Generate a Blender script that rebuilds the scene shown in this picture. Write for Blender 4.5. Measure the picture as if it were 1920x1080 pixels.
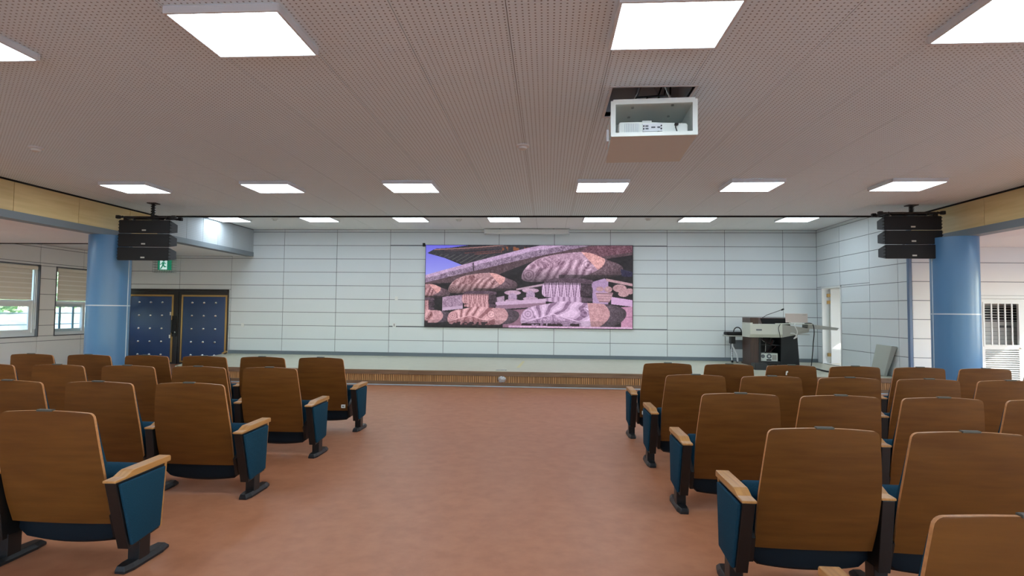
import bpy, bmesh, math, random
import numpy as np
from mathutils import Matrix, Vector
random.seed(7)
for o in list(bpy.data.objects): bpy.data.objects.remove(o, do_unlink=True)
scene = bpy.context.scene
COL = scene.collection

# ------------------------------------------------------------------ camera
YAW, PITCH, ROLL, FPX, CAMZ = 0.063027, 0.043266, 0.010514, 1050.0, 1.5
fw = Vector((-math.sin(YAW) * math.cos(PITCH), math.cos(YAW) * math.cos(PITCH), math.sin(PITCH)))
rt = Vector((math.cos(YAW), math.sin(YAW), 0)); up = rt.cross(fw)
rt2 = rt * math.cos(ROLL) + up * math.sin(ROLL); up2 = -rt * math.sin(ROLL) + up * math.cos(ROLL)
cam = bpy.data.cameras.new('camera'); camo = bpy.data.objects.new('camera', cam); COL.objects.link(camo)
camo.matrix_world = Matrix(((rt2.x, up2.x, -fw.x, 0), (rt2.y, up2.y, -fw.y, 0), (rt2.z, up2.z, -fw.z, CAMZ), (0, 0, 0, 1)))
cam.sensor_width = 36; cam.lens = FPX / 1920 * 36; cam.clip_start = .05; cam.clip_end = 300
scene.camera = camo
# ------------------------------------------------------------------ world, sun, exposure
w = bpy.data.worlds.new('sky'); scene.world = w; w.use_nodes = True
nt = w.node_tree; bg = nt.nodes['Background']
sky = nt.nodes.new('ShaderNodeTexSky'); sky.sky_type = 'NISHITA'; sky.sun_disc = False
sky.sun_elevation = math.radians(38); sky.sun_rotation = math.radians(125); sky.altitude = 50
nt.links.new(sky.outputs[0], bg.inputs[0]); bg.inputs[1].default_value = 1.3
sd = bpy.data.lights.new('sun', 'SUN'); sd.energy = 11.0; sd.angle = .009; sd.color = (1, .95, .87)
sun = bpy.data.objects.new('sun', sd); COL.objects.link(sun)
sun.rotation_euler = Vector((.74, -.50, .50)).to_track_quat('Z', 'Y').to_euler()
LIGHT_E = 18.5
scene.view_settings.view_transform = 'Standard'; scene.view_settings.look = 'None'
scene.view_settings.exposure = 0.0; scene.view_settings.gamma = 1.0; scene.view_settings.use_curve_mapping = False

# ------------------------------------------------------------------ materials
def lin(c):
    return tuple(((v / 255) / 12.92 if v / 255 <= .04045 else ((v / 255 + .055) / 1.055) ** 2.4) for v in c) + (1,)
def mat(name, rgb, rough=.5, metal=0, spec=.5, noise=None, bump=None, emit=None):
    m = bpy.data.materials.new(name); m.use_nodes = True
    n = m.node_tree.nodes; l = m.node_tree.links; b = n['Principled BSDF']
    b.inputs['Base Color'].default_value = lin(rgb); b.inputs['Roughness'].default_value = rough
    b.inputs['Metallic'].default_value = metal; b.inputs['Specular IOR Level'].default_value = spec
    if noise:   # (rgb2, scale xyz, detail)
        rgb2, sc, det = noise
        tc = n.new('ShaderNodeTexCoord'); mp = n.new('ShaderNodeMapping'); mp.inputs['Scale'].default_value = sc
        nz = n.new('ShaderNodeTexNoise'); nz.inputs['Scale'].default_value = 1; nz.inputs['Detail'].default_value = det
        oi = n.new('ShaderNodeObjectInfo'); ad = n.new('ShaderNodeVectorMath'); ad.operation = 'ADD'
        mu = n.new('ShaderNodeMath'); mu.operation = 'MULTIPLY'; mu.inputs[1].default_value = 37
        l.new(oi.outputs['Random'], mu.inputs[0]); l.new(tc.outputs['Object'], mp.inputs[0])
        l.new(mp.outputs[0], ad.inputs[0]); l.new(mu.outputs[0], ad.inputs[1]); l.new(ad.outputs[0], nz.inputs['Vector'])
        rp = n.new('ShaderNodeValToRGB'); rp.color_ramp.elements[0].position = .32; rp.color_ramp.elements[1].position = .68
        rp.color_ramp.elements[0].color = lin(rgb); rp.color_ramp.elements[1].color = lin(rgb2)
        l.new(nz.outputs[0], rp.inputs[0]); l.new(rp.outputs[0], b.inputs['Base Color'])
    if bump:    # (scale, strength)
        tc2 = n.new('ShaderNodeTexCoord'); n2 = n.new('ShaderNodeTexNoise'); n2.inputs['Scale'].default_value = bump[0]; n2.inputs['Detail'].default_value = 4
        bp = n.new('ShaderNodeBump'); bp.inputs['Strength'].default_value = bump[1]; bp.inputs['Distance'].default_value = .01
        l.new(tc2.outputs['Object'], n2.inputs['Vector']); l.new(n2.outputs[0], bp.inputs['Height']); l.new(bp.outputs[0], b.inputs['Normal'])
    if emit:
        b.inputs['Emission Color'].default_value = lin(emit[0]); b.inputs['Emission Strength'].default_value = emit[1]
    return m
def perf(name, rgb, dark, ax, px, ox, ay, py, oy, r):
    """panel with a grid of small round holes; ax / ay: axes of the panel, p: pitch, o: offset"""
    m = mat(name, rgb, .8, spec=.2); n = m.node_tree.nodes; l = m.node_tree.links; b = n['Principled BSDF']
    g = n.new('ShaderNodeNewGeometry'); s = n.new('ShaderNodeSeparateXYZ'); l.new(g.outputs['Position'], s.inputs[0])
    def mt(op, a, bb=None):
        k = n.new('ShaderNodeMath'); k.operation = op
        for i, v in enumerate((a, bb)):
            if v is None: continue
            if isinstance(v, (int, float)): k.inputs[i].default_value = v
            else: l.new(v, k.inputs[i])
        return k.outputs[0]
    d = []
    for a, p, o in ((ax, px, ox), (ay, py, oy)):
        f = mt('FRACT', mt('DIVIDE', mt('SUBTRACT', s.outputs[a], o), p))
        e = mt('MULTIPLY', mt('SUBTRACT', f, .5), p); d.append(mt('MULTIPLY', e, e))
    hole = mt('LESS_THAN', mt('ADD', d[0], d[1]), r * r)
    mx = n.new('ShaderNodeMix'); mx.data_type = 'RGBA'; mx.inputs['A'].default_value = lin(rgb); mx.inputs['B'].default_value = lin(dark)
    l.new(hole, mx.inputs['Factor']); l.new(mx.outputs['Result'], b.inputs['Base Color'])
    return m
M = {}
M['floor'] = mat('floor_vinyl', (178, 120, 88), .42, spec=.34, noise=((166, 108, 77), (9, 9, 9), 8), bump=(60, .02))
M['ceil'] = perf('ceiling_perforated', (226, 242, 251), (140, 146, 150), 0, .04, -.27, 1, .035, 3.36, .0064)
M['ceil_gap'] = mat('ceiling_joint', (95, 88, 86), .9)
M['ceil_white'] = mat('ceiling_white_board', (238, 239, 239), .8, spec=.2)
M['fascia_perf'] = perf('fascia_perforated', (180, 185, 189), (140, 150, 160), 1, .05, 0, 2, .04, 0, .008)
M['panel'] = mat('wall_panel_white', (216, 222, 224), .42, spec=.4)
M['panel_l'] = mat('wall_panel_aisle', (230, 231, 230), .5, spec=.35)
M['joint'] = mat('wall_joint_grey', (112, 116, 122), .8)
M['base'] = mat('baseboard_grey', (108, 118, 126), .5)
M['trimblue'] = mat('trim_blue_grey', (122, 130, 136), .5)
M['bluestrip'] = mat('corner_strip_blue', (98, 120, 150), .4)
M['black'] = mat('black_matte', (14, 14, 15), .6)
M['blackgap'] = mat('black_gap', (16, 16, 17), .9)
M['beamwood'] = mat('beam_veneer', (228, 202, 148), .5, noise=((214, 186, 130), (1.2, 1.2, 14), 6))
M['white'] = mat('white_paint', (226, 228, 226), .45)
M['plaster'] = mat('white_plaster', (210, 210, 208), .8)
M['frame'] = mat('light_frame_white', (216, 219, 222), .4)
M['diff'] = mat('led_diffuser', (250, 250, 250), .6, emit=((225, 243, 255), LIGHT_E))
M['column'] = mat('column_blue_vinyl', (80, 126, 168), .3, spec=.5)
M['seam'] = mat('column_seam_pale', (190, 205, 215), .4)
M['stage_top'] = mat('stage_vinyl', (196, 194, 174), .33, spec=.4, noise=((188, 186, 166), (5, 5, 5), 4))
M['stage_wood'] = mat('stage_edge_wood', (142, 112, 86), .5, noise=((112, 86, 64), (2, 40, 30), 5))
M['slat'] = mat('stage_slat_wood', (204, 156, 104), .5, noise=((170, 124, 78), (60, 2, 3), 4))
M['slat_gap'] = mat('slat_shadow_board', (52, 36, 24), .8)
M['shell'] = mat('seat_veneer', (108, 67, 26), .38, spec=.28, noise=((93, 55, 20), (3, 3, 26), 6))
M['ply'] = mat('veneer_edge', (196, 138, 86), .35, spec=.5, noise=((176, 118, 70), (60, 60, 60), 3))
M['arm'] = mat('armrest_wood', (190, 138, 80), .35, spec=.45, noise=((168, 116, 62), (70, 3, 40), 5))
M['fabric'] = mat('teal_fabric', (28, 66, 86), .9, spec=.12, noise=((22, 54, 72), (220, 220, 220), 2))
M['seatpan'] = mat('seat_pan_navy', (11, 22, 31), .7, spec=.2)
M['iron'] = mat('black_steel', (16, 15, 16), .38, spec=.5)
M['rubber'] = mat('foot_black', (22, 23, 26), .42)
M['clip'] = mat('clip_grey', (74, 72, 66), .45, metal=.2)
M['tag'] = mat('tag_white', (226, 226, 220), .5)
M['steel'] = mat('steel', (190, 190, 190), .25, metal=1)
M['grill'] = mat('speaker_grille', (9, 9, 11), .75)
M['spk'] = mat('speaker_cabinet', (56, 60, 66), .6)
M['badge'] = mat('badge_silver', (190, 186, 176), .35, metal=.4)
M['navy'] = mat('padded_navy', (42, 68, 110), .36, spec=.5)
M['doordark'] = mat('door_dark_brown', (30, 24, 22), .42)
M['gold'] = mat('gold_trim', (186, 150, 92), .3, metal=.6)
M['chrome'] = mat('stud_chrome', (225, 225, 225), .12, metal=1)
M['brown'] = mat('lectern_walnut', (78, 52, 42), .4, noise=((62, 42, 34), (30, 30, 2), 4))
M['ivory'] = mat('console_ivory', (206, 207, 196), .45)
M['ivory2'] = mat('tray_grey', (178, 176, 170), .45)
M['pinkwhite'] = mat('display_back', (222, 208, 202), .4)
M['cab'] = mat('cabinet_black', (26, 27, 30), .5)
M['glassblk'] = mat('screen_black', (10, 10, 12), .08)
M['box'] = mat('panel_box_grey', (176, 180, 172), .5)
M['cable'] = mat('cable_black', (14, 14, 14), .5)
M['cablew'] = mat('cable_white', (225, 225, 222), .5)
M['cabler'] = mat('cable_maroon', (70, 18, 26), .5)
M['pvc'] = mat('window_pvc', (220, 224, 226), .4)
M['alu'] = mat('outer_sash_bluegrey', (140, 172, 186), .4)
M['blind'] = mat('blind_fabric', (230, 225, 211), .85, noise=((224, 218, 202), (120, 120, 120), 2))
M['blind2'] = mat('blind_sheer_band', (244, 241, 232), .85)
M['cream'] = mat('blind_cassette', (232, 226, 210), .45)
M['grass'] = mat('bank_grass', (168, 182, 138), .95, noise=((224, 220, 196), (1.6, 1.6, 1.6), 10))
M['leaf'] = mat('shrub_leaf', (104, 140, 92), .8, noise=((160, 188, 136), (6, 6, 6), 6))
M['green'] = mat('exit_green', (10, 120, 92), .5, emit=((16, 140, 104), .55))
M['exitw'] = mat('exit_white', (220, 245, 240), .5, emit=((215, 250, 244), .8))
M['wire'] = mat('cage_wire', (110, 112, 116), .4, metal=.6)
M['projcase'] = mat('projector_case_white', (228, 234, 228), .45)
M['projplate'] = mat('projector_plate', (212, 214, 208), .6)
M['cavity'] = mat('cavity_grey', (196, 202, 208), .8)
M['yellow'] = mat('tape_yellow', (214, 206, 160), .6)
M['paving'] = mat('yard_paving', (196, 198, 198), .9, noise=((180, 182, 182), (.8, .8, .8), 6))
M['conc'] = mat('concrete', (150, 150, 150), .9)
g = bpy.data.materials.new('window_glass'); g.use_nodes = True; M['glass'] = g
gn = g.node_tree.nodes; gl = g.node_tree.links; gn.remove(gn['Principled BSDF'])
tr = gn.new('ShaderNodeBsdfTransparent'); tr.inputs[0].default_value = (.93, .97, .97, 1)
gs = gn.new('ShaderNodeBsdfGlossy'); gs.inputs['Roughness'].default_value = .02
mx = gn.new('ShaderNodeMixShader'); mx.inputs[0].default_value = .06
gl.new(tr.outputs[0], mx.inputs[1]); gl.new(gs.outputs[0], mx.inputs[2]); gl.new(mx.outputs[0], gn['Material Output'].inputs[0])

# ------------------------------------------------------------------ mesh helpers
class MB:
    def __init__(s): s.v = []; s.f = []; s.m = []; s.mi = 0
    def quad(s, a, b, c, d):
        i = len(s.v); s.v += [a, b, c, d]; s.f.append((i, i + 1, i + 2, i + 3)); s.m.append(s.mi); return s
    def box(s, x0, x1, y0, y1, z0, z1):
        i = len(s.v)
        s.v += [(x0, y0, z0), (x1, y0, z0), (x1, y1, z0), (x0, y1, z0), (x0, y0, z1), (x1, y0, z1), (x1, y1, z1), (x0, y1, z1)]
        for q in ((0, 3, 2, 1), (4, 5, 6, 7), (0, 1, 5, 4), (1, 2, 6, 5), (2, 3, 7, 6), (3, 0, 4, 7)):
            s.f.append(tuple(i + k for k in q)); s.m.append(s.mi)
        return s
    def hexa(s, p):   # 8 corners: bottom 4 ccw, top 4 ccw
        i = len(s.v); s.v += [tuple(q) for q in p]
        for q in ((0, 3, 2, 1), (4, 5, 6, 7), (0, 1, 5, 4), (1, 2, 6, 5), (2, 3, 7, 6), (3, 0, 4, 7)):
            s.f.append(tuple(i + k for k in q)); s.m.append(s.mi)
        return s
    def prism(s, pts, axis, a0, a1):
        i = len(s.v); n = len(pts)
        def P(p, a): return (a, p[0], p[1]) if axis == 0 else ((p[0], a, p[1]) if axis == 1 else (p[0], p[1], a))
        s.v += [P(p, a0) for p in pts] + [P(p, a1) for p in pts]
        s.f.append(tuple(range(i, i + n))[::-1]); s.f.append(tuple(range(i + n, i + 2 * n)))
        for k in range(n):
            j = (k + 1) % n; s.f.append((i + k, i + j, i + n + j, i + n + k))
        s.m += [s.mi] * (n + 2); return s
    def tube(s, pts, r, n=8, closed=False):
        pts = [Vector(p) for p in pts]; N = len(pts); i0 = len(s.v); prev = None
        for k, p in enumerate(pts):
            a = pts[(k - 1) % N] if (k > 0 or closed) else p; b = pts[(k + 1) % N] if (k < N - 1 or closed) else p
            t = (b - a).normalized()
            ref = prev if prev is not None else (Vector((0, 0, 1)) if abs(t.z) < .9 else Vector((1, 0, 0)))
            u = (ref - t * ref.dot(t)).normalized(); prev = u; vv = t.cross(u)
            for j in range(n):
                an = 2 * math.pi * j / n; s.v.append(tuple(p + (u * math.cos(an) + vv * math.sin(an)) * r))
        for k in range(N if closed else N - 1):
            for j in range(n):
                a = i0 + k * n + j; b = i0 + k * n + (j + 1) % n; c = i0 + ((k + 1) % N) * n + (j + 1) % n; d = i0 + ((k + 1) % N) * n + j
                s.f.append((a, b, c, d)); s.m.append(s.mi)
        if not closed:
            s.f.append(tuple(range(i0, i0 + n))[::-1]); s.f.append(tuple(range(i0 + (N - 1) * n, i0 + N * n))); s.m += [s.mi] * 2
        return s
    def lathe(s, prof, c, axis=2, n=24, sx=1, sy=1):   # prof: (r, h)
        i0 = len(s.v)
        for r, h in prof:
            for j in range(n):
                a = 2 * math.pi * j / n; u = r * math.cos(a) * sx; v = r * math.sin(a) * sy
                p = (u, v, h) if axis == 2 else ((u, h, v) if axis == 1 else (h, u, v))
                s.v.append((c[0] + p[0], c[1] + p[1], c[2] + p[2]))
        for k in range(len(prof) - 1):
            for j in range(n):
                a = i0 + k * n + j; b = i0 + k * n + (j + 1) % n
                s.f.append((a, b, b + n, a + n)); s.m.append(s.mi)
        s.f.append(tuple(range(i0, i0 + n))[::-1]); s.f.append(tuple(range(i0 + (len(prof) - 1) * n, i0 + len(prof) * n))); s.m += [s.mi] * 2
        return s
    def ring(s, axis, u0, u1, v0, v1, a0, a1, t):      # rectangular frame
        for (p, q, r_, w_) in ((u0, u1, v0, v0 + t), (u0, u1, v1 - t, v1), (u0, u0 + t, v0 + t, v1 - t), (u1 - t, u1, v0 + t, v1 - t)):
            if axis == 0: s.box(a0, a1, p, q, r_, w_)
            elif axis == 1: s.box(p, q, a0, a1, r_, w_)
            else: s.box(p, q, r_, w_, a0, a1)
        return s
    def mesh(s, name, mats, smooth=False, bevel=0, seg=2):
        me = bpy.data.meshes.new(name); me.from_pydata(s.v, [], s.f)
        for m in (mats if isinstance(mats, (list, tuple)) else [mats]): me.materials.append(M[m] if isinstance(m, str) else m)
        me.polygons.foreach_set('material_index', s.m)
        bm = bmesh.new(); bm.from_mesh(me)
        if bevel:
            es = [e for e in bm.edges if len(e.link_faces) == 2 and e.calc_face_angle(0) > .5]
            bmesh.ops.bevel(bm, geom=es, offset=bevel, segments=seg, affect='EDGES', profile=.5, clamp_overlap=True)
        bmesh.ops.recalc_face_normals(bm, faces=bm.faces); bm.to_mesh(me); bm.free()
        if smooth:
            me.polygons.foreach_set('use_smooth', [True] * len(me.polygons))
            try: me.set_sharp_from_angle(angle=math.radians(38))
            except Exception: pass
        return me
    def build(s, name, mats, parent=None, smooth=False, bevel=0, seg=2, loc=None):
        return link(name, s.mesh(name, mats, smooth, bevel, seg), parent, loc)
def link(name, me, parent=None, loc=None):
    o = bpy.data.objects.new(name, me); COL.objects.link(o)
    if parent is not None: o.parent = parent
    if loc: o.location = loc
    return o
def thing(name, label, cat, loc=(0, 0, 0), rz=0, group=None):
    o = bpy.data.objects.new(name, None); o.empty_display_size = .1; COL.objects.link(o); o.location = loc; o.rotation_euler = (0, 0, rz)
    return tag(o, label, cat, group)
def tag(o, label, cat, group=None):
    o['label'] = label; o['category'] = cat
    if group: o['group'] = group
    return o
def struct(o, label=None):
    o['kind'] = 'structure'
    if label: o['label'] = label
    return o
def copy_tree(o, parent=None):
    c = o.copy(); COL.objects.link(c); c.parent = parent
    for ch in list(o.children): copy_tree(ch, c)
    return c
def part(o, label): o['label'] = label; return o
def subtract(r, holes):
    out = [r]
    for (a0, a1, b0, b1) in holes:
        nx_ = []
        for (u0, u1, v0, v1) in out:
            if u1 <= a0 or u0 >= a1 or v1 <= b0 or v0 >= b1: nx_.append((u0, u1, v0, v1)); continue
            if v0 < b0: nx_.append((u0, u1, v0, b0))
            if v1 > b1: nx_.append((u0, u1, b1, v1))
            lo, hi = max(v0, b0), min(v1, b1)
            if u0 < a0: nx_.append((u0, a0, lo, hi))
            if u1 > a1: nx_.append((a1, u1, lo, hi))
        out = nx_
    return [q for q in out if q[1] - q[0] > .02 and q[3] - q[2] > .02]
CACHE = {}
def panel_obj(name, parent, axis, r, a, d, m, gap, thick=.012, gap2=None):
    """one panel of a wall or ceiling: rectangle r in the plane, outer face at a, its body d-wards"""
    g2 = gap if gap2 is None else gap2
    u0, u1, v0, v1 = r[0] + gap / 2, r[1] - gap / 2, r[2] + g2 / 2, r[3] - g2 / 2
    key = (axis, round(u1 - u0, 4), round(v1 - v0, 4), d, m, thick)
    if key not in CACHE:
        hu, hv = (u1 - u0) / 2, (v1 - v0) / 2; lo, hi = sorted((0, d * thick)); b = MB()
        if axis == 0: b.box(lo, hi, -hu, hu, -hv, hv)
        elif axis == 1: b.box(-hu, hu, lo, hi, -hv, hv)
        else: b.box(-hu, hu, -hv, hv, lo, hi)
        CACHE[key] = b.mesh(name, m)
    cu, cv = (u0 + u1) / 2, (v0 + v1) / 2
    return link(name, CACHE[key], parent, (a, cu, cv) if axis == 0 else ((cu, a, cv) if axis == 1 else (cu, cv, a)))
def cells(us, vs): return [(us[i], us[i + 1], vs[j], vs[j + 1]) for i in range(len(us) - 1) for j in range(len(vs) - 1)]

# ------------------------------------------------------------------ dimensions of the hall
XL, XR, XW, XRO = -8.0, 6.85, -11.65, 10.6        # beams, window wall, outer right wall
YB, YC, YS, YR, YF = 14.7, 10.95, 11.27, 11.06, -4.0   # rear wall of stage, ceiling edge, stage front, right aisle end wall, wall behind
ZC, ZS, ZL, ZL2 = 3.401, 3.68, 2.83, 2.95
SZ = .31
ZJ = [.395] + [3.606 - .3605 * k for k in range(8, -1, -1)]     # horizontal panel joints
XJ = [-7.119 + 1.4594 * i for i in range(-3, 10)]

# ------------------------------------------------------------------ floor, unseen roof against the sun, pale bounce ground
struct(MB().box(XW - .3, XRO + .2, YF - .2, YB + .4, -.15, 0).build('floor', 'floor'))
struct(MB().box(XW - .4, XRO + .4, YF - .4, YB + 1.2, 4.1, 4.3).box(XRO + .4, XRO + 2.6, YF - .4, YR - .3, 4.1, 4.3).build('roof', 'conc'))  # unseen roof slab against light leaks; eave added on the right blocks sun
struct(MB().box(-60, 60, -60, 70, -.6, -.35).build('ground', 'paving'))  # pale unseen ground, added to bounce sunlight up to the ceiling
# ------------------------------------------------------------------ main ceiling with tiles
HOLE = (.527, 1.234, 4.672, 5.40)
cb = MB()
for r in subtract((XL, XR, YF, YC), [HOLE]): cb.box(r[0], r[1], r[2], r[3], ZC + .010, ZC + .05)
ceiling = struct(cb.build('ceiling', 'ceil_gap'))
us = [XL] + [x for x in [-.27 + .72 * i for i in range(-12, 12)] if XL + .05 < x < XR - .05] + [XR]
ys = [3.36 + .595 * j for j in range(0, 13)]; ys = [y for y in ys if y < YC - .05] + [YC]
for c in cells(us, ys):
    for r in subtract(c, [HOLE]): panel_obj('ceiling_tile', ceiling, 2, r, ZC, 1, 'ceil', .005, gap2=.0025)
rest = MB()
yn = [YF] + [3.36 - .595 * j for j in range(12, 0, -1)] + [3.36]
for r in cells(us, yn): rest.box(r[0] + .0025, r[1] - .0025, r[2] + .0012, r[3] - .0012, ZC, ZC + .011)
o = rest.build('ceiling_tiles_overhead', 'ceil', ceiling); o['kind'] = 'stuff'
# hatch around the projector lift
hb = MB().ring(2, HOLE[0] - .012, HOLE[1] + .012, HOLE[2] - .012, HOLE[3] + .012, ZC - .004, ZC + .004, .022)
hb.build('hatch_frame', 'frame', ceiling)
cv = MB()
x0, x1, y0, y1 = HOLE
cv.box(x0 - .02, x0, y0, y1, ZC + .01, 3.98); cv.box(x1, x1 + .02, y0, y1, ZC + .01, 3.98)
cv.box(x0 - .02, x1 + .02, y1, y1 + .02, ZC + .01, 3.98); cv.box(x0 - .02, x1 + .02, y0 - .02, y0, ZC + .01, 3.98); cv.box(x0 - .02, x1 + .02, y0 - .02, y1 + .02, 3.98, 4.0)
cv.build('hatch_shaft', 'cavity', ceiling)
# ceiling edge (dark shadow gap) and the higher stage ceiling
struct(MB().box(XL, XR, YC, YC + .03, ZC - .028, ZS + .05).build('trim_1', 'blackgap'))
sc = struct(MB().box(XL - .3, XR + .2, YC + .03, YB, ZS + .009, ZS + .05).build('ceiling_stage', 'ceil_gap'))
for c in cells(us, [YC + .03] + [11.55 + .595 * k for k in range(5)] + [YB]): panel_obj('ceiling_tile', sc, 2, c, ZS, 1, 'ceil_white', .004, gap2=.002)
# low aisle ceilings
lc = struct(MB().box(XW, XL, YF, 10.86, ZL, ZL + .04).build('ceiling_left', 'ceil_gap'))
for c in cells([XW, -10.9, -10.18, -9.46, -8.74, XL], [6.0 + .595 * k for k in range(8)] + [10.86]): panel_obj('ceiling_tile', lc, 2, c, ZL - .008, 1, 'ceil_white', .003, .008, gap2=.002)
struct(MB().box(XW, XL, 10.86, 10.90, ZL - .022, ZL2 + .04).build('trim_2', 'blackgap'))
struct(MB().box(XW, XL, 10.90, YB, ZL2, ZL2 + .04).build('ceiling_left_rear', 'ceil_white'))
rc = struct(MB().box(XR, XRO, YF, YR, ZL, ZL + .04).build('ceiling_right', 'ceil_gap'))
for c in cells([XR, 7.55, 8.27, 8.99, 9.71, XRO], [6.0 + .595 * k for k in range(8)] + [YR]): panel_obj('ceiling_tile', rc, 2, c, ZL - .008, 1, 'ceil_white', .003, .008, gap2=.002)
# beams: veneer fascia with grey bottom trim
def fascia(name, X, d, yA, yB, z0, z1, joints, m, lab):
    f = struct(MB().box(*sorted((X, X + d * .18)), yA, yB, z0, z1).build(name, 'slat_gap' if m == 'beamwood' else 'joint'), lab)
    js = [yA] + joints + [yB]
    for i in range(len(js) - 1): panel_obj('fascia_panel', f, 0, (js[i], js[i + 1], z0, z1 - .022), X, -d, m, .008, .012)
    return f
fascia('wall_beam_left', XL, -1, YF, YC, ZL + .1, ZC, [.82 + 1.17 * k for k in range(-4, 0)] + [.82 + 1.17 * k for k in range(0, 9)], 'beamwood', 'pale veneer fascia over the left aisle')
fascia('wall_beam_right', XR, 1, YF, YC, ZL + .1, ZC, [.99 + 1.17 * k for k in range(-4, 9)], 'beamwood', 'pale veneer fascia over the right aisle')
fascia('wall_beam_stage', XL, -1, YC + .03, YB, ZL2 + .1, ZS, [11.26, 11.87, 12.46, 13.05, 13.68], 'fascia_perf', 'white perforated fascia beside the stage')
struct(MB().box(XL - .19, XL + .03, YF, YC, ZL - .01, ZL + .105).build('trim_3', 'trimblue'))
struct(MB().box(XR - .03, XR + .19, YF, YC + .1, ZL - .01, ZL + .105).build('trim_4', 'trimblue'))
struct(MB().box(XL - .19, XL + .03, YC, YB - .01, ZL2 - .01, ZL2 + .105).build('trim_5', 'trimblue'))
struct(MB().box(XL + .012, XL + .03, YF, YC, ZC - .022, ZC - .001).build('trim_6', 'blackgap'))  # dark strips along both beams stand in for the shade of the ceiling gap
struct(MB().box(XR - .03, XR - .012, YF, YC, ZC - .022, ZC - .001).build('trim_7', 'blackgap'))

# ------------------------------------------------------------------ walls
wb = struct(MB().box(XW - .3, XR + .25, YB + .012, YB + .25, 0, 4.1).build('wall_back', 'joint'))
DOOR1 = (-11.53, -8.62, 0, 2.035)
zz = ZJ + [ZS]
for c in cells([XJ[3 - 2]] + XJ[2:] + [XR], zz):
    if c[0] < -8.6: continue
    for r in subtract(c, [(-3.24, 2.215, 1.10, 3.262)]): panel_obj('wall_panel', wb, 1, r, YB, 1, 'panel', .013)
zl = [0] + ZJ[1:8] + [2.885, ZL2]
for c in cells([XW] + XJ[0:3], zl):
    for r in subtract(c, [DOOR1]): panel_obj('wall_panel', wb, 1, r, YB, 1, 'panel', .013)
struct(MB().box(-8.6, XR, YB - .015, YB + .01, SZ, .395).build('baseboard_back', 'base'))
# right-hand side wall of the stage, with a small doorway
DOOR2 = (13.53, 14.45, SZ, 2.21)
wr = MB()
for r in subtract((YR + .03, YB + .1, 0, 4.1), [DOOR2]): wr.box(XR + .012, XR + .14, r[0], r[1], r[2], r[3])
wr = struct(wr.build('wall_right', 'joint'))
for c in cells([YR + .06, 11.40, 12.37, 13.58, YB], [SZ] + ZJ[1:] + [ZS]):
    for r in subtract(c, [DOOR2]): panel_obj('wall_panel', wr, 0, r, XR, 1, 'panel', .012)
struct(MB().box(XR - .012, XR + .045, YR - .012, YR + .055, 0, ZC).build('trim_8', 'bluestrip', bevel=.006))
# end wall of the right aisle with the grilled white door
DOOR3 = (8.05, 9.22, 0, 1.905)
we = MB()
for r in subtract((XR + .02, XRO, 0, 4.1), [DOOR3]): we.box(r[0], r[1], YR + .012, YR + .14, r[2], r[3])
we = struct(we.build('wall_right_aisle', 'joint'))
for c in cells([XR + .05, 7.93, 9.39, XRO], [0] + ZJ[1:8] + [2.885]):
    for r in subtract(c, [DOOR3]): panel_obj('wall_panel', we, 1, r, YR, 1, 'panel_l', .012)
struct(MB().box(7.92, 7.945, YR - .012, YR, 0, ZL).build('trim_9', 'white'))
# window wall
WINS = [(10.15, 12.15, .84, 2.46), (12.59, 14.45, .84, 2.46), (7.7, 9.7, .84, 2.46), (5.25, 7.25, .84, 2.46), (2.8, 4.8, .84, 2.46)]  # last three openings lie out of view, added for daylight
wl = MB()
for r in subtract((YF, YB + .1, 0, 4.1), WINS): wl.box(XW - .26, XW - .012, r[0], r[1], r[2], r[3])
wl = struct(wl.build('wall_left', 'joint'))
for c in cells([3.85, 5.05, 6.25, 7.45, 8.6, 9.75, 10.95, 12.15, 13.36, YB], [0] + ZJ[1:8] + [2.885, ZL2]):
    for r in subtract(c, WINS): panel_obj('wall_panel', wl, 0, r, XW, -1, 'panel_l', .012)
FILL_REAR_WINS = [(-10.8 + 3.6 * k, -8.2 + 3.6 * k, .9, 2.7) for k in range(6)]  # unseen rear windows, added so daylight fills the ceiling
rwm = MB()
for r in subtract((XW - .3, XRO + .2, 0, 4.1), FILL_REAR_WINS): rwm.box(r[0], r[1], YF - .2, YF, r[2], r[3])
struct(rwm.build('wall_rear', 'plaster'))
for k, (a, b_, z0, z1) in enumerate(FILL_REAR_WINS):
    wn = struct(MB().ring(1, a, b_, z0, z1, YF - .15, YF - .07, .07).box((a + b_) / 2 - .05, (a + b_) / 2 + .05, YF - .15, YF - .07, z0 + .07, z1 - .07).build('window_%d' % (k + 6), 'pvc'))
    MB().box(a + .06, b_ - .06, YF - .115, YF - .11, z0 + .06, z1 - .06).build('pane', 'glass', wn)
FILL_RIGHT_WINS = [(-3.2 + 2.8 * k, -1.2 + 2.8 * k, .84, 2.46) for k in range(5)]  # windows out of view, added as fill light for aisle and ceiling
owm = MB()
for r in subtract((YF, YR + .2, 0, 4.1), FILL_RIGHT_WINS): owm.box(XRO, XRO + .2, r[0], r[1], r[2], r[3])
struct(owm.build('wall_right_outer', 'plaster'))
for k, (a, b_, z0, z1) in enumerate(FILL_RIGHT_WINS):
    wn = struct(MB().ring(0, a, b_, z0, z1, XRO + .07, XRO + .15, .07).box(XRO + .07, XRO + .15, (a + b_) / 2 - .05, (a + b_) / 2 + .05, z0 + .07, z1 - .07).build('window_%d' % (k + 12), 'pvc'))
    MB().box(XRO + .11, XRO + .115, a + .06, b_ - .06, z0 + .06, z1 - .06).build('pane', 'glass', wn)
struct(MB().box(XW, XL - .02, YF, 3.85, 0, .001).build('baseboard_left', 'base')) if False else None
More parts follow.
